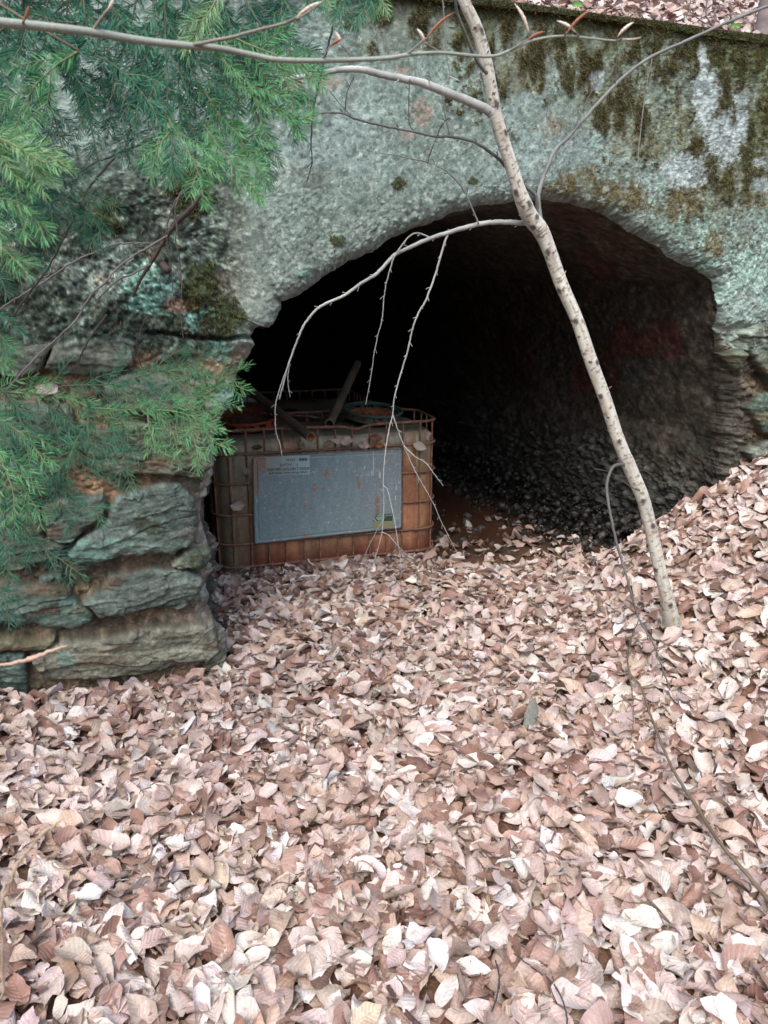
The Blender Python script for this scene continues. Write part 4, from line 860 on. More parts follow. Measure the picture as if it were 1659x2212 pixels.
for (ku, kv, dx) in ((1340,1000,22),(1310,842,24),(1090,288,10),(1126,398,16),(1283,870,-10),(1350,1030,-12),(1230,700,-12),(1398,1130,16)):
    uu, _v = proj(P); i = np.argmin(np.abs(_v - kv)); D_ = np.array([np.sign(dx), -.3, .9]); D_ /= np.linalg.norm(D_); q0 = P[i] + np.array([np.sign(dx), 0, 0]) * rad[i] * .7
    mb.tube(np.array([q0, q0 + D_ * .012, q0 + D_ * .022]) - BO, [.004, .003, .0015], 6, (.09, .065, .05), wob=.3)
mb.build('trunk', M_bark, birch)
BR = [  # main limb with its own twigs: (points, Y0, Y1, w0, w1)
 ([(1062,246),(1049,235),(1004,215),(954,195),(914,180),(870,170),(829,162),(780,150),(742,150),(700,157),(650,166),(600,176),(540,190)], 2.36, 2.15, 22, 9, .42, [
   ([(952,195),(965,175),(972,155),(966,130),(962,60),(955,-10)], 3.5, 2.5), ([(756,152),(752,175),(765,200)], 2.5, 1.5), ([(1000,178),(985,172),(972,165)], 2, 1.5), ([(924,180),(930,168),(922,160)], 3, 2), ([(862,172),(852,180)], 3, 2)]),
 ([(1160,482),(1159,430),(1150,415),(1124,393),(1100,370),(1084,350),(1054,325),(1019,305),(969,295),(944,295),(894,285),(829,272),(770,257),(745,246),(715,243),(680,247)], 2.56, 2.20, 9, 4, .15, [
   ([(972,295),(962,250),(956,215),(954,200)], 3, 3), ([(895,284),(884,265),(884,200),(885,170)], 3, 2), ([(944,293),(955,270),(970,255),(979,262)], 3, 2), ([(944,295),(930,325),(920,350)], 3.5, 2.5), ([(760,252),(735,225),(715,200),(705,190)], 3, 1.6), ([(745,246),(750,200),(765,165)], 2.6, 2), ([(846,276),(838,285),(822,284)], 2.5, 1.5)]),
 ([(1167,500),(1169,480),(1163,430),(1168,400),(1179,370),(1199,325),(1229,295),(1254,265),(1304,210),(1354,160),(1409,122),(1479,90),(1579,45),(1659,13),(1740,-20)], 2.52, 2.9, 11, 5, .20, [
   ([(1409,125),(1396,190),(1384,280),(1379,350),(1389,415),(1404,470)], 3.2, 1.6), ([(1234,290),(1264,225),(1289,180),(1329,140)], 3, 1.5), ([(1328,185),(1332,130),(1334,95)], 3, 2), ([(1394,190),(1400,200),(1405,208)], 2.5, 2)]),
 ([(1146,478),(1129,482),(1100,480),(1069,480),(1029,485),(969,502),(929,515),(879,537),(850,553),(815,590),(780,612),(740,640),(705,655),(680,672),(655,705),(640,742),(622,790),(612,830),(603,862)], 2.52, 2.50, 13, 3.2, .40, [
   ([(969,502),(960,525),(950,560),(938,600),(920,648),(902,680),(890,715),(880,760),(865,810),(852,860),(848,897),(840,930),(832,980),(828,1040),(829,1100),(825,1150),(812,1200),(790,1260)], 6.5, 2.0),
   ([(848,895),(860,930),(872,962),(893,1010),(915,1050),(935,1085),(950,1120),(965,1150),(985,1190)], 4.4, 1.6), ([(872,962),(895,985),(920,1000),(935,1020),(958,1050)], 2.8, 1.5),
   ([(929,513),(905,504),(888,508),(868,530),(850,560),(835,610),(830,640),(825,690),(815,730),(808,765),(800,820),(790,875)], 4.6, 1.8), ([(622,790),(604,840),(595,880),(596,930),(605,960),(609,985)], 2.6, 1.6), ([(625,785),(622,825),(627,858)], 2.2, 1.8), ([(835,1050),(845,1090),(853,1130),(862,1190),(868,1240)], 2.6, 1.4), ([(829,1120),(812,1150),(790,1195),(778,1230)], 2.4, 1.4), ([(835,1150),(860,1180),(885,1205)], 2.2, 1.4)]),
 ([(1034,484),(1014,435),(994,400),(964,370),(929,352),(884,342),(850,334),(815,330)], 2.50, 2.42, 4.2, 2.2, .22, [([(878,341),(855,355),(840,380)], 2.5, 2), ([(924,350),(930,330),(942,300)], 3, 2.5), ([(939,358),(915,385),(895,410),(870,440)], 2.0, 1.2)]),
 ([(1052,158),(1044,150),(1024,120),(1004,70),(986,22),(980,-30)], 2.33, 2.2, 8, 6, .16, []),
 ([(1356,1006),(1342,1003),(1322,1011),(1311,1046),(1313,1080),(1318,1107),(1332,1173),(1349,1229),(1363,1280),(1381,1337),(1410,1388),(1428,1435),(1438,1462),(1447,1491)], 2.63, 2.16, 9, 3.4, .11, [
   ([(1381,1337),(1365,1375),(1356,1420),(1358,1455),(1364,1490)], 3.2, 2), ([(1386,1062),(1360,1050),(1335,1030),(1312,1018),(1281,1012)], 2.2, 1.6), ([(1420,1415),(1430,1440),(1432,1460)], 3, 2)])]
for k, (pts, Y0, Y1, w0, w1, br_, subs) in enumerate(BR):
    P1, r1 = trace(pts, Y0, Y1, w0, w1, 8, .0016); mb = MB(); base = (br_ * .80, br_ * .84, br_ * .79)
    mb.tube(P1 - BO, r1 * .84, 10, barkcol(P1, base, r, k), wob=.12); spurs(mb, P1 - BO, r1, .055 if w1 < 5 else .12, np.array(base) * .55, r)
    uu, _v = proj(P1)
    for q, (sp, a0, a1) in enumerate(subs):
        if q == 0: allb = P1.copy()
        ua, va = proj(allb); i = np.argmin(np.hypot(ua - sp[0][0], va - sp[0][1])); Ys = allb[i][1]
        P2, r2 = trace(sp, Ys, Ys - .05 + r.uniform(-.05, .06), a0, a1, 7, .0014); P2[0] = allb[i]; allb = np.vstack([allb, P2])
        mb.tube(P2 - BO, r2 * .74, 7, barkcol(P2, np.array(base) * (1.0 if q % 2 == 0 else .8), r, k + q * 3.1), wob=.12)
        if k != 6: spurs(mb, P2 - BO, r2, .045, np.array(base) * .7, r, .010)
    mb.build('branch', M_twig, birch)
# ------------------------------------------------------------------ beech branch with long buds crossing the top, close to the viewer
beech = thing('beech_branch', 'smooth grey green beech branch with long pointed buds across the top', 'beech branch', tuple(atY(-60., 40., .95)))
EO = np.array(beech.location)
P1, r1 = trace([(-160,30),(-60,40),(0,48),(100,58),(200,70),(310,88),(400,98),(475,105),(550,120),(600,129),(700,131),(829,126),(879,119),(949,114),(1054,122),(1099,110),(1149,88),(1219,78),(1329,88),(1384,82)], .88, 1.25, 19, 4, 8)
r1 = .86 * r1 * np.interp(np.linspace(0, 1, len(r1)), [0, .3, .5, .62, .8, 1], [1, 1.0, .95, .85, .8, .9]); mb = MB()
mb.tube(P1 - EO, r1, 14, barkcol(P1, (.25, .285, .245), r, 1) * .4 + np.array([.16, .18, .15]), wob=.03); uB, vB = proj(P1)
buds = []
for (sp, w0, w1, bl, kind) in (([(202,65),(215,45),(232,22)], 6, 5, 34, 1), ([(410,98),(500,80),(560,64),(625,47),(660,30),(700,2)], 7, 3, 0, 0), ([(622,48),(640,38)], 4, 4, 62, 1), ([(50,52),(51,45)], 5, 4, 36, 2), ([(693,133),(702,118),(712,102)], 3.5, 3, 32, 2), ([(762,128),(748,108),(738,98)], 3.5, 3, 38, 1), ([(879,118),(900,100),(922,82)], 4, 3.5, 74, 2), ([(949,112),(930,100),(918,92)], 3.5, 3, 34, 1),
      ([(1099,110),(1120,98),(1140,86)], 3.5, 3, 60, 2), ([(1150,86),(1142,70)], 3, 3, 70, 1), ([(1219,78),(1225,70)], 3.5, 3, 82, 2), ([(1250,78),(1244,70)], 3, 3, 48, 1), ([(1332,88),(1335,78)], 3, 3, 52, 1), ([(1336,87),(1345,84)], 3.4, 3, 50, 3)):
    i = np.argmin(np.hypot(uB - sp[0][0], vB - sp[0][1])) if sp[0] != (622, 48) else 0; Ys = P1[i][1] if sp[0] != (622, 48) else .97
    P2, r2 = trace(sp, Ys, Ys - .01, w0, w1, 6, .0004); mb.tube(P2 - EO, r2, 8, (.20, .19, .16), wob=.08)
    if bl: buds.append((P2[-1], P2[-1] - P2[-3], bl, kind, sp[-1]))
mb.build('twig', M_twig, beech)
TIPS = {0: (245, -4), 1: (694, 4), 2: (62, 12), 3: (740, 84), 4: (724, 68), 5: (980, 27), 6: (901, 62), 7: (1178, 68), 8: (1112, 8), 9: (1278, 20), 10: (1203, 45), 11: (1369, 48), 12: (1384, 81)}
for k, (p_, d_, bl, kind, _e) in enumerate(buds):
    dist = np.linalg.norm(p_ - CAM); tip = TIPS[k]; q = atY(float(tip[0]), float(tip[1]), p_[1] - .004); n = 26; tt_ = np.linspace(0, 1, n)[:, None]
    bend_ = np.cross(q - p_, [0, 1, 0]); bend_ = bend_ / (np.linalg.norm(bend_) + 1e-9) * .10 * np.linalg.norm(q - p_) * (1 if k % 2 else -1)
    Pb = p_ * (1 - tt_) + q * tt_ + bend_ * np.sin(np.pi * tt_) * .6; wr_ = (np.sin(np.pi * np.clip(tt_[:, 0] * .94 + .05, 0, 1)) ** .75) * (5.2 if kind != 3 else 3.5) * .5 * dist / F * (1 + .22 * np.abs(np.sin(tt_[:, 0] * 17)))
    c1 = {1: (.80, .76, .70), 2: (.26, .10, .05), 3: (.36, .24, .16)}[kind]; c2 = {1: (.66, .48, .36), 2: (.30, .13, .07), 3: (.5, .42, .34)}[kind]
    m_b = MB(); m_b.tube(Pb - EO, np.maximum(wr_, .0004), 9, np.array(c2) * (1 - tt_) + np.array(c1) * tt_, wob=.1); m_b.build('bud', M_bud, beech)

# ------------------------------------------------------------------ dead twigs on and in front of the wall at the left
def twig(name, label, cat, parts, col, offn=None, group=None, wob=.12, sp_=True):
    first = None; t_ = thing(name, label, cat, (0, 0, 0), group); mb = MB()
    for k, (pts, d0, d1, w0, w1) in enumerate(parts):
        if offn is not None:                          # depth given as metres in front of the wall plane
            L = np.linspace(0, 1, len(pts)); Pp = []
            for (u_, v_), l_ in zip(pts, L):
                r_ = rays(u_, v_); nn_ = -(d0 + (d1 - d0) * l_); tt_ = ((P0 - CAM) @ NV + nn_) / (r_ @ NV); Pp.append(CAM + r_ * tt_)
            Pp = spline(np.array(Pp), 6); Pp += (r.random(Pp.shape) - .5) * .003; dist = np.linalg.norm(Pp - CAM, axis=1); rr_ = np.linspace(w0, w1, len(Pp)) * .5 * dist / F
        else: Pp, rr_ = trace(pts, d0, d1, w0, w1, 7, .002)
        if first is None: first = Pp[0].copy(); t_.location = tuple(first)
        mb.tube(Pp - first, rr_, 7, barkcol(Pp, col, r, k), wob=wob)
        if sp_: spurs(mb, Pp - first, rr_, .07, np.array(col) * .9, r, .010)
    mb.build('stem', M_twig, t_); return t_
twig('dead_twig', 'thick dark brown dead stick slanting down past the drain stub', 'dead twig', [([(440,415),(412,452),(385,478),(360,508),(342,540),(322,575),(300,610),(288,640)], .10, .03, 12, 5)], (.045, .032, .026), 1, 'dead twigs hanging on the wall')
twig('dead_twig', 'grey forked dead twig arching from under the green boughs down across the wall', 'dead twig', [([(440,388),(410,400),(386,424),(370,455),(360,490),(361,520),(366,560),(372,605),(374,650)], .16, .05, 5, 2.5), ([(385,425),(378,455),(382,490),(380,520),(388,560),(392,610),(391,680),(396,735)], .14, .05, 3.5, 2), ([(392,396),(378,392)], .15, .17, 3, 2)], (.10, .09, .09), 1, 'dead twigs hanging on the wall')
twig('dead_twig', 'long thin grey twig running from the thick dead stick down to the left frame edge', 'dead twig', [([(362,508),(330,528),(290,552),(255,578),(225,612),(195,640),(165,690),(135,720),(100,752),(60,790),(20,835),(-20,880)], .10, .16, 4.5, 4), ([(325,570),(290,590),(255,605),(222,635),(212,650)], .09, .1, 5, 3), ([(215,640),(205,668),(201,690)], .1, .1, 2.5, 1.5)], (.13, .115, .11), 1, 'dead twigs hanging on the wall')
twig('dead_twig', 'thin twig reaching left from the thick dead stick, dipping to the frame edge', 'dead twig', [([(345,527),(300,526),(250,528),(205,545),(165,562),(120,592),(80,618),(40,642),(0,668),(-25,690)], .10, .2, 3.6, 4), ([(95,600),(108,590),(120,550),(126,545)], .14, .14, 3, 2)], (.11, .10, .095), 1, 'dead twigs hanging on the wall')
twig('dead_twig', 'dark thin twig descending between the green boughs at the left', 'dead twig', [([(330,300),(285,318),(245,335),(200,355),(175,372),(165,386),(140,402)], .5, .5, 5, 2), ([(250,338),(215,378),(190,410),(170,450),(145,500),(125,540),(100,585),(70,625),(40,665),(0,720),(-20,740)], .45, .3, 4.5, 3)], (.035, .035, .03), 1, 'dead twigs hanging on the wall')
twig('dead_twig', 'short dark twigs hanging over the upper grey stone blocks', 'dead twig', [([(318,684),(302,715),(295,745),(300,775),(310,800)], .05, .05, 3, 2), ([(232,680),(212,705),(190,738),(172,775),(166,812)], .05, .05, 5, 3), ([(120,740),(98,765),(85,790),(80,820)], .05, .05, 3, 2)], (.04, .035, .03), 1, 'dead twigs hanging on the wall')
twig('dead_twig', 'dark drooping twig hanging from the top above the left of the arch', 'dead twig', [([(735,-30),(728,20),(720,55),(708,100),(700,130),(690,175),(682,210),(675,250),(672,310),(674,350),(668,375),(663,392)], 1.9, 1.95, 5, 2), ([(686,200),(675,228),(655,245)], 1.92, 1.9, 3, 1.5), ([(674,350),(662,362)], 1.95, 1.95, 2, 1.5), ([(505,78+40),(560,132),(620,138),(680,152),(700,160)], 1.85, 1.9, 4, 3)], (.035, .035, .035), None, 'dead twigs hanging on the wall')
# long stem lying over the litter, lower right, other loose twigs
def onground(pts, lift=.03, w0=4, w1=4):
    out = []
    for (u_, v_) in pts:
        r_ = rays(u_, v_); z_ = .05
        for _ in range(30):
            q = CAM + r_ * ((z_ - H) / r_[2]); z_ = float(gz(q[0], q[1])) + lift
        out.append(q)
    return np.array(out)
def ground_twig(label, parts, col, lift=.06, grp='twigs lying on the leaves'):
    t_ = None; mb = MB(); first = None
    for k, (pts, w0, w1) in enumerate(parts):
        Pp = spline(onground(pts, lift), 7); Pp += (r.random(Pp.shape) - .5) * .002; dist = np.linalg.norm(Pp - CAM, axis=1); rr_ = np.linspace(w0, w1, len(Pp)) * .5 * dist / F
        if first is None: first = Pp[0].copy(); t_ = thing('fallen_twig', label, 'twig', tuple(first), grp)
        mb.tube(Pp - first, rr_, 8, barkcol(Pp, col, r, k + 5), wob=.1); spurs(mb, Pp - first, rr_, .09, np.array(col) * .8, r, .008)
    mb.build('stem', M_twig, t_); return t_
ground_twig('long thin olive brown stem lying over the leaves towards the lower right edge', [([(1355,1395),(1359,1448),(1384,1483),(1400,1530),(1414,1568),(1444,1643),(1470,1690),(1499,1733),(1549,1813),(1609,1883),(1665,1950),(1740,2040)], 3, 9), ([(1359,1448),(1366,1500),(1368,1560),(1360,1610)], 2.5, 1.5), ([(1384,1483),(1345,1455),(1300,1440),(1260,1442)], 2, 1.5)], (.16, .12, .08), .075)
ground_twig('thin dark forked twig sticking from the leaves at the bottom', [([(1110,2060),(1150,2090),(1185,2115),(1205,2140),(1222,2180),(1226,2230)], 2, 3.4), ([(1205,2142),(1196,2120),(1190,2098)], 2, 1.4)], (.05, .045, .05), .06)
ground_twig('short dark curved twig beside the forked one at the bottom', [([(1070,2075),(1078,2110),(1074,2150),(1062,2185)], 3, 3)], (.05, .045, .05), .06)
ground_twig('dark purple brown stick half buried near the bottom, left of centre', [([(838,2130),(860,2165),(885,2195),(915,2225)], 8, 10)], (.08, .05, .045), .05)
ground_twig('short pale peeled twig piece among the leaves below the birch', [([(1372,1482),(1400,1480),(1428,1477)], 12, 11)], (.50, .45, .38), .045)
# stem close to the viewer at the left edge
twig('beech_shoot', 'thin pale shoot with a long bud close to the left edge, low over the leaves', 'shoot', [([(-30,2180),(4,2150),(6,2040),(4,1960),(18,1915),(38,1868),(62,1835),(92,1800)], .62, .62, 4, 6), ([(92,1800),(110,1787),(136,1772)], .62, .62, 9, 2)], (.34, .27, .18), None, None, .05, False)
twig('beech_shoot', 'pinkish long bud tip poking in from the left edge above the leaves', 'shoot', [([(-60,1445),(0,1437),(30,1432),(60,1424)], .85, .85, 4, 8), ([(60,1424),(95,1412),(125,1400),(146,1394)], .85, .85, 11, 2)], (.42, .29, .22), None, None, .05, False)
# bark chip, snail shell, sprouts, hilltop trunk
q0 = onground([(1139, 1552)], .06)[0]; mb = MB(); nx_, nz_ = 10, 16; A, B = np.meshgrid(np.linspace(-.5, .5, nx_), np.linspace(0, 1, nz_), indexing='ij')
hw = .030 * np.minimum(1, 1.6 * (1 - B) + .25) * (1 + .3 * (fbm(B * 6, A * 0, seed=600) - .5)); th = .006 + .004 * fbm(A * 5, B * 8, seed=601)
for s_ in (1, -1): mb.add(np.stack([A * hw * 2 * .8 + B * .028, s_ * th * np.sqrt(np.maximum(0, 1 - (2 * A) ** 2)) - B * .01, B * .105 - .04], -1), gridq(nx_, nz_)[:, ::s_], None, np.array([.16, .165, .145]) * (.5 + fbm(A * 8, B * 14, o=4, seed=602).reshape(-1, 1)))
o = mb.build('bark_chip', M_stone); o.location = tuple(q0); o.rotation_euler = (R(-30), 0, R(8)); tag(o, 'grey green chip of bark standing up out of the leaves', 'bark chip')
q0 = onground([(1280, 1464)], .055)[0]; mb = MB(); a_ = np.linspace(0, 4.2 * math.pi, 60); rr_ = .0165 * np.exp(-.17 * a_ / 1.1); Pq = np.stack([rr_ * np.cos(a_), -.006 * (a_ / a_[-1]), rr_ * np.sin(a_)], -1)
mb.tube(Pq, rr_ * .62 + .0012, 10, (.085, .075, .06)); o = mb.build('snail_shell', M_bud); o.location = tuple(q0); tag(o, 'small dark coiled snail shell lying on the leaves', 'snail shell')
def sprout(u, v, n, label):
    s_, z_ = onwall(np.array(float(u)), np.array(float(v)), n); base_ = wl(s_, np.array(float(n)), np.array(float(hz(s_, np.array(n))) if n > .25 else float(topz(s_)) ))
    top_ = wl(s_, np.array(float(n)), z_); t_ = thing('sprout', label, 'seedling', tuple(base_), 'green sprouts on the wall top'); mb = MB(); mb.tube(np.array([[0, 0, 0], (top_ - base_) * .6, top_ - base_]), .0016, 6, (.22, .30, .10)); mb.build('stalk', M_twig, t_)
    for k in range(2):
        a_ = np.linspace(0, 2 * np.pi, 20, endpoint=False); f_ = 1 if k else -1; V_ = np.stack([f_ * .010 + .012 * np.cos(a_), 0 * a_ - .004, .010 * np.sin(a_) + .004], -1); V_ = np.vstack([V_, [[f_ * .019, .004, 0]]]) + (top_ - base_)
        me_ = mesh('seed_leaf', V_, [np.stack([np.arange(20), (np.arange(20) + 1) % 20, np.full(20, 20)], -1)], M_needle, (.16, .32, .08)); obj('seed_leaf', me_, t_)
sprout(1247, 12, .12, 'bright green seedling on the wall top left of the bare grey area'); sprout(1588, 58, .14, 'bright green seedling on the wall top close to the small tree trunk')
hs, hn = 2.62, .75; hb = wl(np.array(hs), np.array(hn), hz(np.array(hs), np.array(hn)) - .05)
ru = rays(1648., 60.); tq = ((P0 - CAM) @ NV + hn) / (ru @ NV); hb = CAM + ru * tq; hsn = sn(hb[0], hb[1]); hb[2] = float(hz(np.array(hsn[0]), np.array(hsn[1]))) - .03
t_ = thing('hilltop_tree', 'small grey tree trunk standing on the leafy slope behind the wall', 'tree', tuple(hb)); mb = MB(); Pq = spline([(0, 0, 0), (.01, 0, .2), (-.005, .0, .8), (.05, .1, 2.2), (.0, .1, 4.5)], 16)
mb.tube(Pq, np.r_[np.linspace(.062, .045, 8), np.linspace(.045, .022, len(Pq) - 8)], 16, barkcol(Pq, (.20, .17, .17), r, 9), wob=.1); mb.build('trunk', M_bark, t_); mb = MB()
for k in range(9):
    z_ = 1.2 + .35 * k; a_ = r.uniform(0, 6.28); mb.tube(spline([(0.01, .05, z_), (.35 * math.cos(a_), .35 * math.sin(a_), z_ + .3), (.8 * math.cos(a_), .8 * math.sin(a_), z_ + .75)], 5), np.linspace(.012, .003, 11), 6, (.16, .14, .13))
mb.build('crown', M_bark, t_)
for (u_, v_, lab) in ((1535, 40, 'thin bare shrub stem on the slope left of the small trunk'),):
    P_, r_ = trace([(1560, 78), (1540, 55), (1525, 30), (1530, -20), (1540, -80)], 4.1, 4.2, 3, 2, 6, .003); s_o = thing('bare_shrub', lab, 'shrub', tuple(P_[0])); mb = MB(); mb.tube(P_ - P_[0], r_, 6, (.12, .09, .09))
    P2, r2 = trace([(1540, 55), (1515, 45), (1490, 20), (1500, -30)], 4.12, 4.2, 2.4, 1.6, 6, .003); mb.tube(P2 - P_[0], r2, 6, (.12, .09, .09)); mb.build('stem', M_twig, s_o)

# ------------------------------------------------------------------ conifer at the left, its boughs reaching into view
con = thing('conifer_tree', 'young green conifer whose drooping needle covered boughs hang in from the left', 'conifer', (-1.75, 1.35, float(gz(np.array(-1.75), np.array(1.35)))))
CO = np.array(con.location); mb = MB(); Pq = np.array([[0, 0, z_] for z_ in np.linspace(-.05, 3.9, 24)]) + (rng.random((24, 3)) - .5) * .02
mb.tube(Pq, np.linspace(.055, .008, 24), 14, barkcol(Pq, (.12, .10, .08), r, 3), wob=.12); mb.build('trunk', M_bark, con)
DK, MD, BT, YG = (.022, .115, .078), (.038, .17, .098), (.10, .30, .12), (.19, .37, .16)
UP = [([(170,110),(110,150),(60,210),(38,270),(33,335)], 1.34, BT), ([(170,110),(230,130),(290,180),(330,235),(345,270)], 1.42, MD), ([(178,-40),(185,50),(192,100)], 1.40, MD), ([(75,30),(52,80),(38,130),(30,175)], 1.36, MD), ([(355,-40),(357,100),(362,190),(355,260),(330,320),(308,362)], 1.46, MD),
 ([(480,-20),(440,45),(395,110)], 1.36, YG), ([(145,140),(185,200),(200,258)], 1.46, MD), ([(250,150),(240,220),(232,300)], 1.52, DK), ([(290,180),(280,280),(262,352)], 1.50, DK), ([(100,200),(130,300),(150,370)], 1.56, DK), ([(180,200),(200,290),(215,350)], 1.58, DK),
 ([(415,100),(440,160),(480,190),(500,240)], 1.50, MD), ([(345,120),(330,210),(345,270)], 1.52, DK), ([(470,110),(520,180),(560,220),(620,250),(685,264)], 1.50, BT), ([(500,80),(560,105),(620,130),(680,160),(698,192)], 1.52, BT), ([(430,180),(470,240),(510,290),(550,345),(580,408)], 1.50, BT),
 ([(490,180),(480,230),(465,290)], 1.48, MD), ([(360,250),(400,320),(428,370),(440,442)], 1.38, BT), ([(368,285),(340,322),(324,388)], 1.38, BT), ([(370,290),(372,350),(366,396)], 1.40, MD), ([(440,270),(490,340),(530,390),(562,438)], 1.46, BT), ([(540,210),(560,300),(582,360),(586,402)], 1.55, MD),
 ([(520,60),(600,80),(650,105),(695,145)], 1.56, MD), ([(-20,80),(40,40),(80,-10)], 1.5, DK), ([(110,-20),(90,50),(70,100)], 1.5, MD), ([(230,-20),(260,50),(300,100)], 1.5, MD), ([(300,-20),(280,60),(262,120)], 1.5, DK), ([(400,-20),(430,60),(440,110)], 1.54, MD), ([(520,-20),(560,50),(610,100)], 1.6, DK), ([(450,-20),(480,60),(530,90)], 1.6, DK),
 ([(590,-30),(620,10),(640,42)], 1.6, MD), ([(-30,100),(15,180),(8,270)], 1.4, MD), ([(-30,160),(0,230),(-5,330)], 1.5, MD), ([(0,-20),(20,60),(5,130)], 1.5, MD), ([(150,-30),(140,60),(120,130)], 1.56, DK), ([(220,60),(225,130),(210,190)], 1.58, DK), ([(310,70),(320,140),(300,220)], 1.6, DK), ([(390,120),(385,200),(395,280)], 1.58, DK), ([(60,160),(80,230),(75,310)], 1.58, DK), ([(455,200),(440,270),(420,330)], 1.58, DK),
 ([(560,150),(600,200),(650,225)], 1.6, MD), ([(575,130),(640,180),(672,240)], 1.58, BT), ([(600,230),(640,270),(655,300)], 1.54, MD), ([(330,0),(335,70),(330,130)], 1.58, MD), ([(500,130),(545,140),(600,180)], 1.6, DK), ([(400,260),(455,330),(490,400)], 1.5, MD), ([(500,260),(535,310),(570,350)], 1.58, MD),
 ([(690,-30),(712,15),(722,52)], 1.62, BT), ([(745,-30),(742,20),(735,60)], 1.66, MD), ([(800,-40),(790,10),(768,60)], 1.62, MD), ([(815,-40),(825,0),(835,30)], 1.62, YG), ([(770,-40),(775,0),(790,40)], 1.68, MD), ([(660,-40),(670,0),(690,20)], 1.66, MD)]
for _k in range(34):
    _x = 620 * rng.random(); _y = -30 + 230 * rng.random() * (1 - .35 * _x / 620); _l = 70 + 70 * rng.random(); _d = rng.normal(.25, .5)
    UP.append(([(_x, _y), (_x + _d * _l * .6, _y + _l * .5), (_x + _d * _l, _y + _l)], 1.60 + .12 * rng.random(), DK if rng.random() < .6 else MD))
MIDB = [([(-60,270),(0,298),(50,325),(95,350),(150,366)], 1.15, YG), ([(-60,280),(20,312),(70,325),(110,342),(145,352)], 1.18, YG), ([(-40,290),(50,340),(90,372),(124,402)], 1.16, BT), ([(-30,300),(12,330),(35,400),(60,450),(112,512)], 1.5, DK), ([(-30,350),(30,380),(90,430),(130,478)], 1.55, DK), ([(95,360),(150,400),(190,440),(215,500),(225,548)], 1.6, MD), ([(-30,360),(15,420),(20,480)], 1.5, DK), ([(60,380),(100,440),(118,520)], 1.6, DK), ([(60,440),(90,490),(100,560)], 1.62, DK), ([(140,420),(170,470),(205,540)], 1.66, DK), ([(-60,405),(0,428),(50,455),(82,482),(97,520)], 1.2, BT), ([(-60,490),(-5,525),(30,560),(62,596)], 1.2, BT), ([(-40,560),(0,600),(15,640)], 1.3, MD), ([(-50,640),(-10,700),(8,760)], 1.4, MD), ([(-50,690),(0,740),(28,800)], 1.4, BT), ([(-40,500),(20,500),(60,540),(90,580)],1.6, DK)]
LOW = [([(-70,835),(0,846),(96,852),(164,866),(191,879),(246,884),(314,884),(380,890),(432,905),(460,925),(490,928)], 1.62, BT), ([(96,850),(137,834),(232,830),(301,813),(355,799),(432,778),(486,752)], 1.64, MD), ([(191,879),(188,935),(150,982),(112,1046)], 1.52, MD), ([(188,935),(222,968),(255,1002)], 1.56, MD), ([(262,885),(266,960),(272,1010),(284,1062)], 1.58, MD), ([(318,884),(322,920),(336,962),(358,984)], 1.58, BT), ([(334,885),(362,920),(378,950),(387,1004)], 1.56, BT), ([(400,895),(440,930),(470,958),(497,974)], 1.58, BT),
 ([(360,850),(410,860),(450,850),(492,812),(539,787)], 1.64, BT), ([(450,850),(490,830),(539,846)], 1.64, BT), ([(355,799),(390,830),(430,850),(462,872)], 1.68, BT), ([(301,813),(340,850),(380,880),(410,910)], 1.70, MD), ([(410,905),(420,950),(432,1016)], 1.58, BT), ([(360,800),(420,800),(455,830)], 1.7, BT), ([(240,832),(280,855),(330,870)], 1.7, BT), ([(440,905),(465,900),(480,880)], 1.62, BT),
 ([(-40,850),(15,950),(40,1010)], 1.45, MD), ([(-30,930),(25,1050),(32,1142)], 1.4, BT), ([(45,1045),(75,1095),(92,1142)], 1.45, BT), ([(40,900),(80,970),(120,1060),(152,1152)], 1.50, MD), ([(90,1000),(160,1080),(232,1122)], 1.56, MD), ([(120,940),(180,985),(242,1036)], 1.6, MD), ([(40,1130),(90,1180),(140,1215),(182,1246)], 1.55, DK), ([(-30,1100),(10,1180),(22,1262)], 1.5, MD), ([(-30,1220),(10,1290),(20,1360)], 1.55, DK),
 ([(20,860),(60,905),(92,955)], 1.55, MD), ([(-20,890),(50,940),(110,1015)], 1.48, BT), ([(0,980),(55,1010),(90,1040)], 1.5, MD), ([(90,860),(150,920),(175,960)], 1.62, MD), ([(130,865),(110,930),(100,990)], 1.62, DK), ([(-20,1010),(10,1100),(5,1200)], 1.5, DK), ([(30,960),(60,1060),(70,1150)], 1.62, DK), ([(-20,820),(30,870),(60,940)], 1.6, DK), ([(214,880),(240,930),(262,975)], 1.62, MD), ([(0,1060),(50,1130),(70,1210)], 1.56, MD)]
rn = np.random.default_rng(3); DENS = 1.0
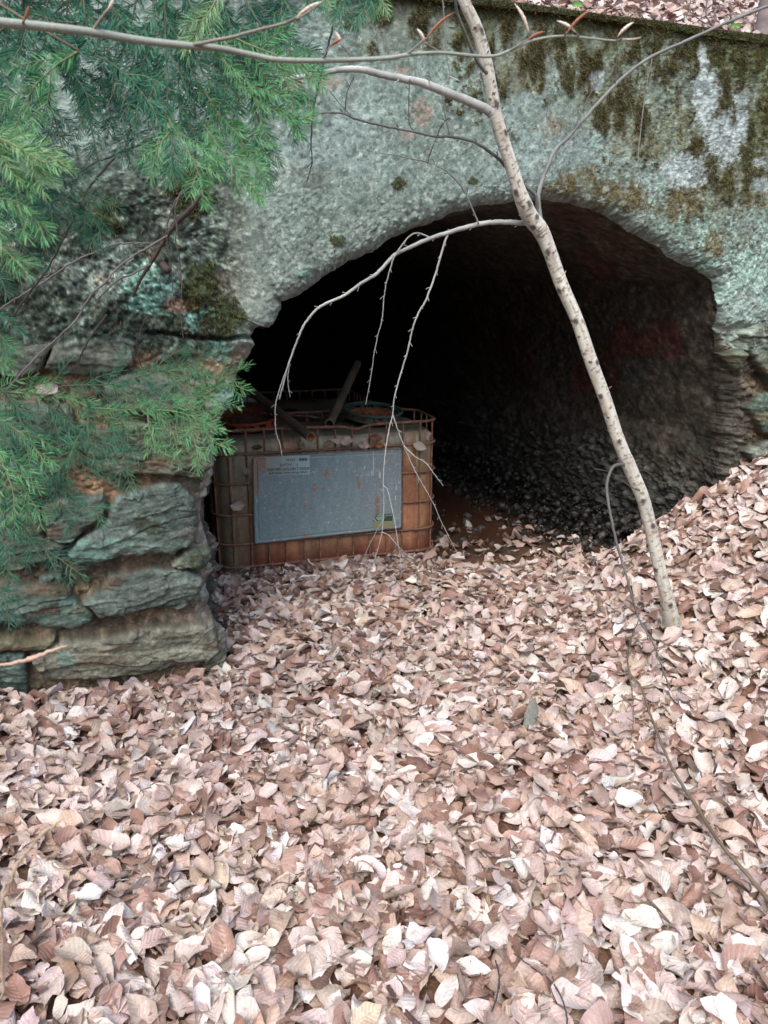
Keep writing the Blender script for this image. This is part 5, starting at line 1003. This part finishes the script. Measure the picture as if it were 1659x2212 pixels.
def bough(name, shoots, lab, root_z):
    st = MB(); NB_, ND_, NL_, NC_ = [], [], [], []; placed = []
    def needles(P, c, dens=760, ln=.0205):
        L = np.r_[0, np.cumsum(np.linalg.norm(np.diff(P, axis=0), axis=1))]; n = max(4, int(L[-1] * dens * DENS)); d_ = np.sort(rn.uniform(.002, L[-1], n)); B = np.stack([np.interp(d_, L, P[:, k]) for k in range(3)], -1)
        Tn = np.stack([np.interp(d_, L, np.gradient(P[:, k], L + np.arange(len(L)) * 1e-9)) for k in range(3)], -1); Tn /= np.linalg.norm(Tn, axis=1)[:, None] + 1e-9
        vw = B - CAM; vw /= np.linalg.norm(vw, axis=1)[:, None]; pln = vw * .75 + np.array([0, 0, -.35]) + .25 * np.sin(P[0].sum() * 40); sd_ = np.cross(Tn, pln); sd_ /= np.linalg.norm(sd_, axis=1)[:, None] + 1e-9; up_ = np.cross(sd_, Tn)
        sg = np.where(rn.random(n) < .5, 1, -1); az = rn.normal(0, .22, n) + np.where(rn.random(n) < .25, rn.normal(0, .8, n), 0); o_ = sd_ * (sg * np.cos(az))[:, None] + up_ * np.sin(az)[:, None]
        fa_ = np.clip(rn.normal(.62, .14, n) + .55 * sm(L[-1] - .02, L[-1], d_), .2, 1.4); D_ = o_ * np.cos(fa_)[:, None] + Tn * np.sin(fa_)[:, None]
        l_ = ln * rn.uniform(.75, 1.15, n) * (1 - .35 * sm(L[-1] - .03, L[-1], d_))
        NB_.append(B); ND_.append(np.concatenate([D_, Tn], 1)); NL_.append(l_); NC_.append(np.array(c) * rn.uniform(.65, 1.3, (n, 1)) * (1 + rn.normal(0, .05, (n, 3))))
    for k, (pts, Y, c) in enumerate(shoots):
        Y = Y + rn.uniform(-.03, .03); pts = np.array(pts, float)
        if pts[0][0] > 0 and pts[0][1] > 0 and placed:          # start from the nearest limb already there
            allp = np.vstack(placed); u_, v_ = proj(allp); j = np.argmin(np.hypot(u_ - pts[0][0], v_ - pts[0][1]) + 60 * (np.abs(allp[:, 1] - Y))); s0_ = allp[j]
            P_, r_ = trace(pts, Y, Y - .02, 3.2, 1.6, 6, .0015); c0_ = spline([s0_, (s0_ + P_[0]) / 2 + [0, 0, -.004], P_[0]], 4); st.tube(c0_ - CO, .0012, 5, (.14, .115, .07)); needles(c0_, c)
        else:
            P_, r_ = trace(pts, Y, Y - .02, 4.2, 1.8, 6, .0015); rt = CO + np.array([0, 0, root_z + rn.uniform(-.15, .15)]); mid_ = (rt * .45 + P_[0] * .55) + np.array([0, 0, .12]); c0_ = spline([rt, mid_, P_[0]], 8); st.tube(c0_ - CO, np.linspace(.007, .0026, len(c0_)), 6, (.11, .09, .06)); needles(c0_[6:], MD, 900)
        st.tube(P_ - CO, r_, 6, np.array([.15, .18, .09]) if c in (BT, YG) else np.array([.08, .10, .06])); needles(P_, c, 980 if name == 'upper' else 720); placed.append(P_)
        L = np.r_[0, np.cumsum(np.linalg.norm(np.diff(P_, axis=0), axis=1))]; d_ = .02; side = 1 if k % 2 else -1
        while d_ < L[-1] - .025:
            i = min(np.searchsorted(L, d_), len(P_) - 2); T_ = P_[i + 1] - P_[i]; T_ /= np.linalg.norm(T_); vw = P_[i] - CAM; vw /= np.linalg.norm(vw); s_ = np.cross(T_, vw); s_ /= np.linalg.norm(s_)
            D_ = T_ * .78 + s_ * side * rn.uniform(.45, .75) + rn.normal(0, .16, 3) + np.array([0, 0, -.16]); D_ /= np.linalg.norm(D_); l_ = min(.085, (.32 + .2 * rn.random()) * (L[-1] - d_) + .012)
            q = np.array([P_[i], P_[i] + D_ * l_ * .5, P_[i] + D_ * l_ + T_ * l_ * .10 + np.array([0, 0, -.10 * l_])]); q = spline(q, 4); st.tube(q - CO, np.linspace(.0011, .0006, len(q)), 5, (.11, .14, .07)); needles(q, np.array(c) * rn.uniform(.85, 1.15)); placed.append(q)
            side = -side; d_ += rn.uniform(.020, .036)
    br_o = st.build('branch', M_twig, con)
    B = np.vstack(NB_); DT = np.vstack(ND_); l_ = np.concatenate(NL_)[:, None]; c = np.clip(np.vstack(NC_), .01, .5); D_, Tn = DT[:, :3], DT[:, 3:]; n = len(B)
    wv = np.cross(D_, rn.normal(size=(n, 3)) * .5 + (B - CAM)); wv /= np.linalg.norm(wv, axis=1)[:, None] + 1e-9; w_ = .00056
    m1 = B + D_ * l_ * .5 + Tn * l_ * .03; m2 = B + D_ * l_ * .85 + Tn * l_ * .14; tp = B + D_ * l_ + Tn * l_ * .24
    V = np.stack([B - wv * w_ * .7, B + wv * w_ * .7, m1 - wv * w_, m1 + wv * w_, m2 - wv * w_ * .7, m2 + wv * w_ * .7, tp], 1) - CO
    i7 = np.arange(n)[:, None] * 7; fo = obj('needles', mesh('needles', V.reshape(-1, 3), [np.vstack([i7 + np.array([[0, 1, 3, 2]]), i7 + np.array([[2, 3, 5, 4]])]), i7 + np.array([[4, 5, 6]])], M_needle, np.repeat(c, 7, 0)), br_o)
    print('needles', name, n)
bough('upper', UP, '', 2.2); bough('middle', MIDB, '', 1.9); DENS = .60; bough('lower', LOW, '', 1.25)
o = one_leaf(105, 851, 1.60, .05, (.55, .47, .42), (.1, -.8, .6), 900, 'pale beech leaf caught on the stem of the lower green bough', None)
o = one_leaf(98, 840, 1.62, .045, (.30, .16, .10), (.3, -.6, .7), 901, 'brown beech leaf lying behind the pale one on the lower green bough', None)
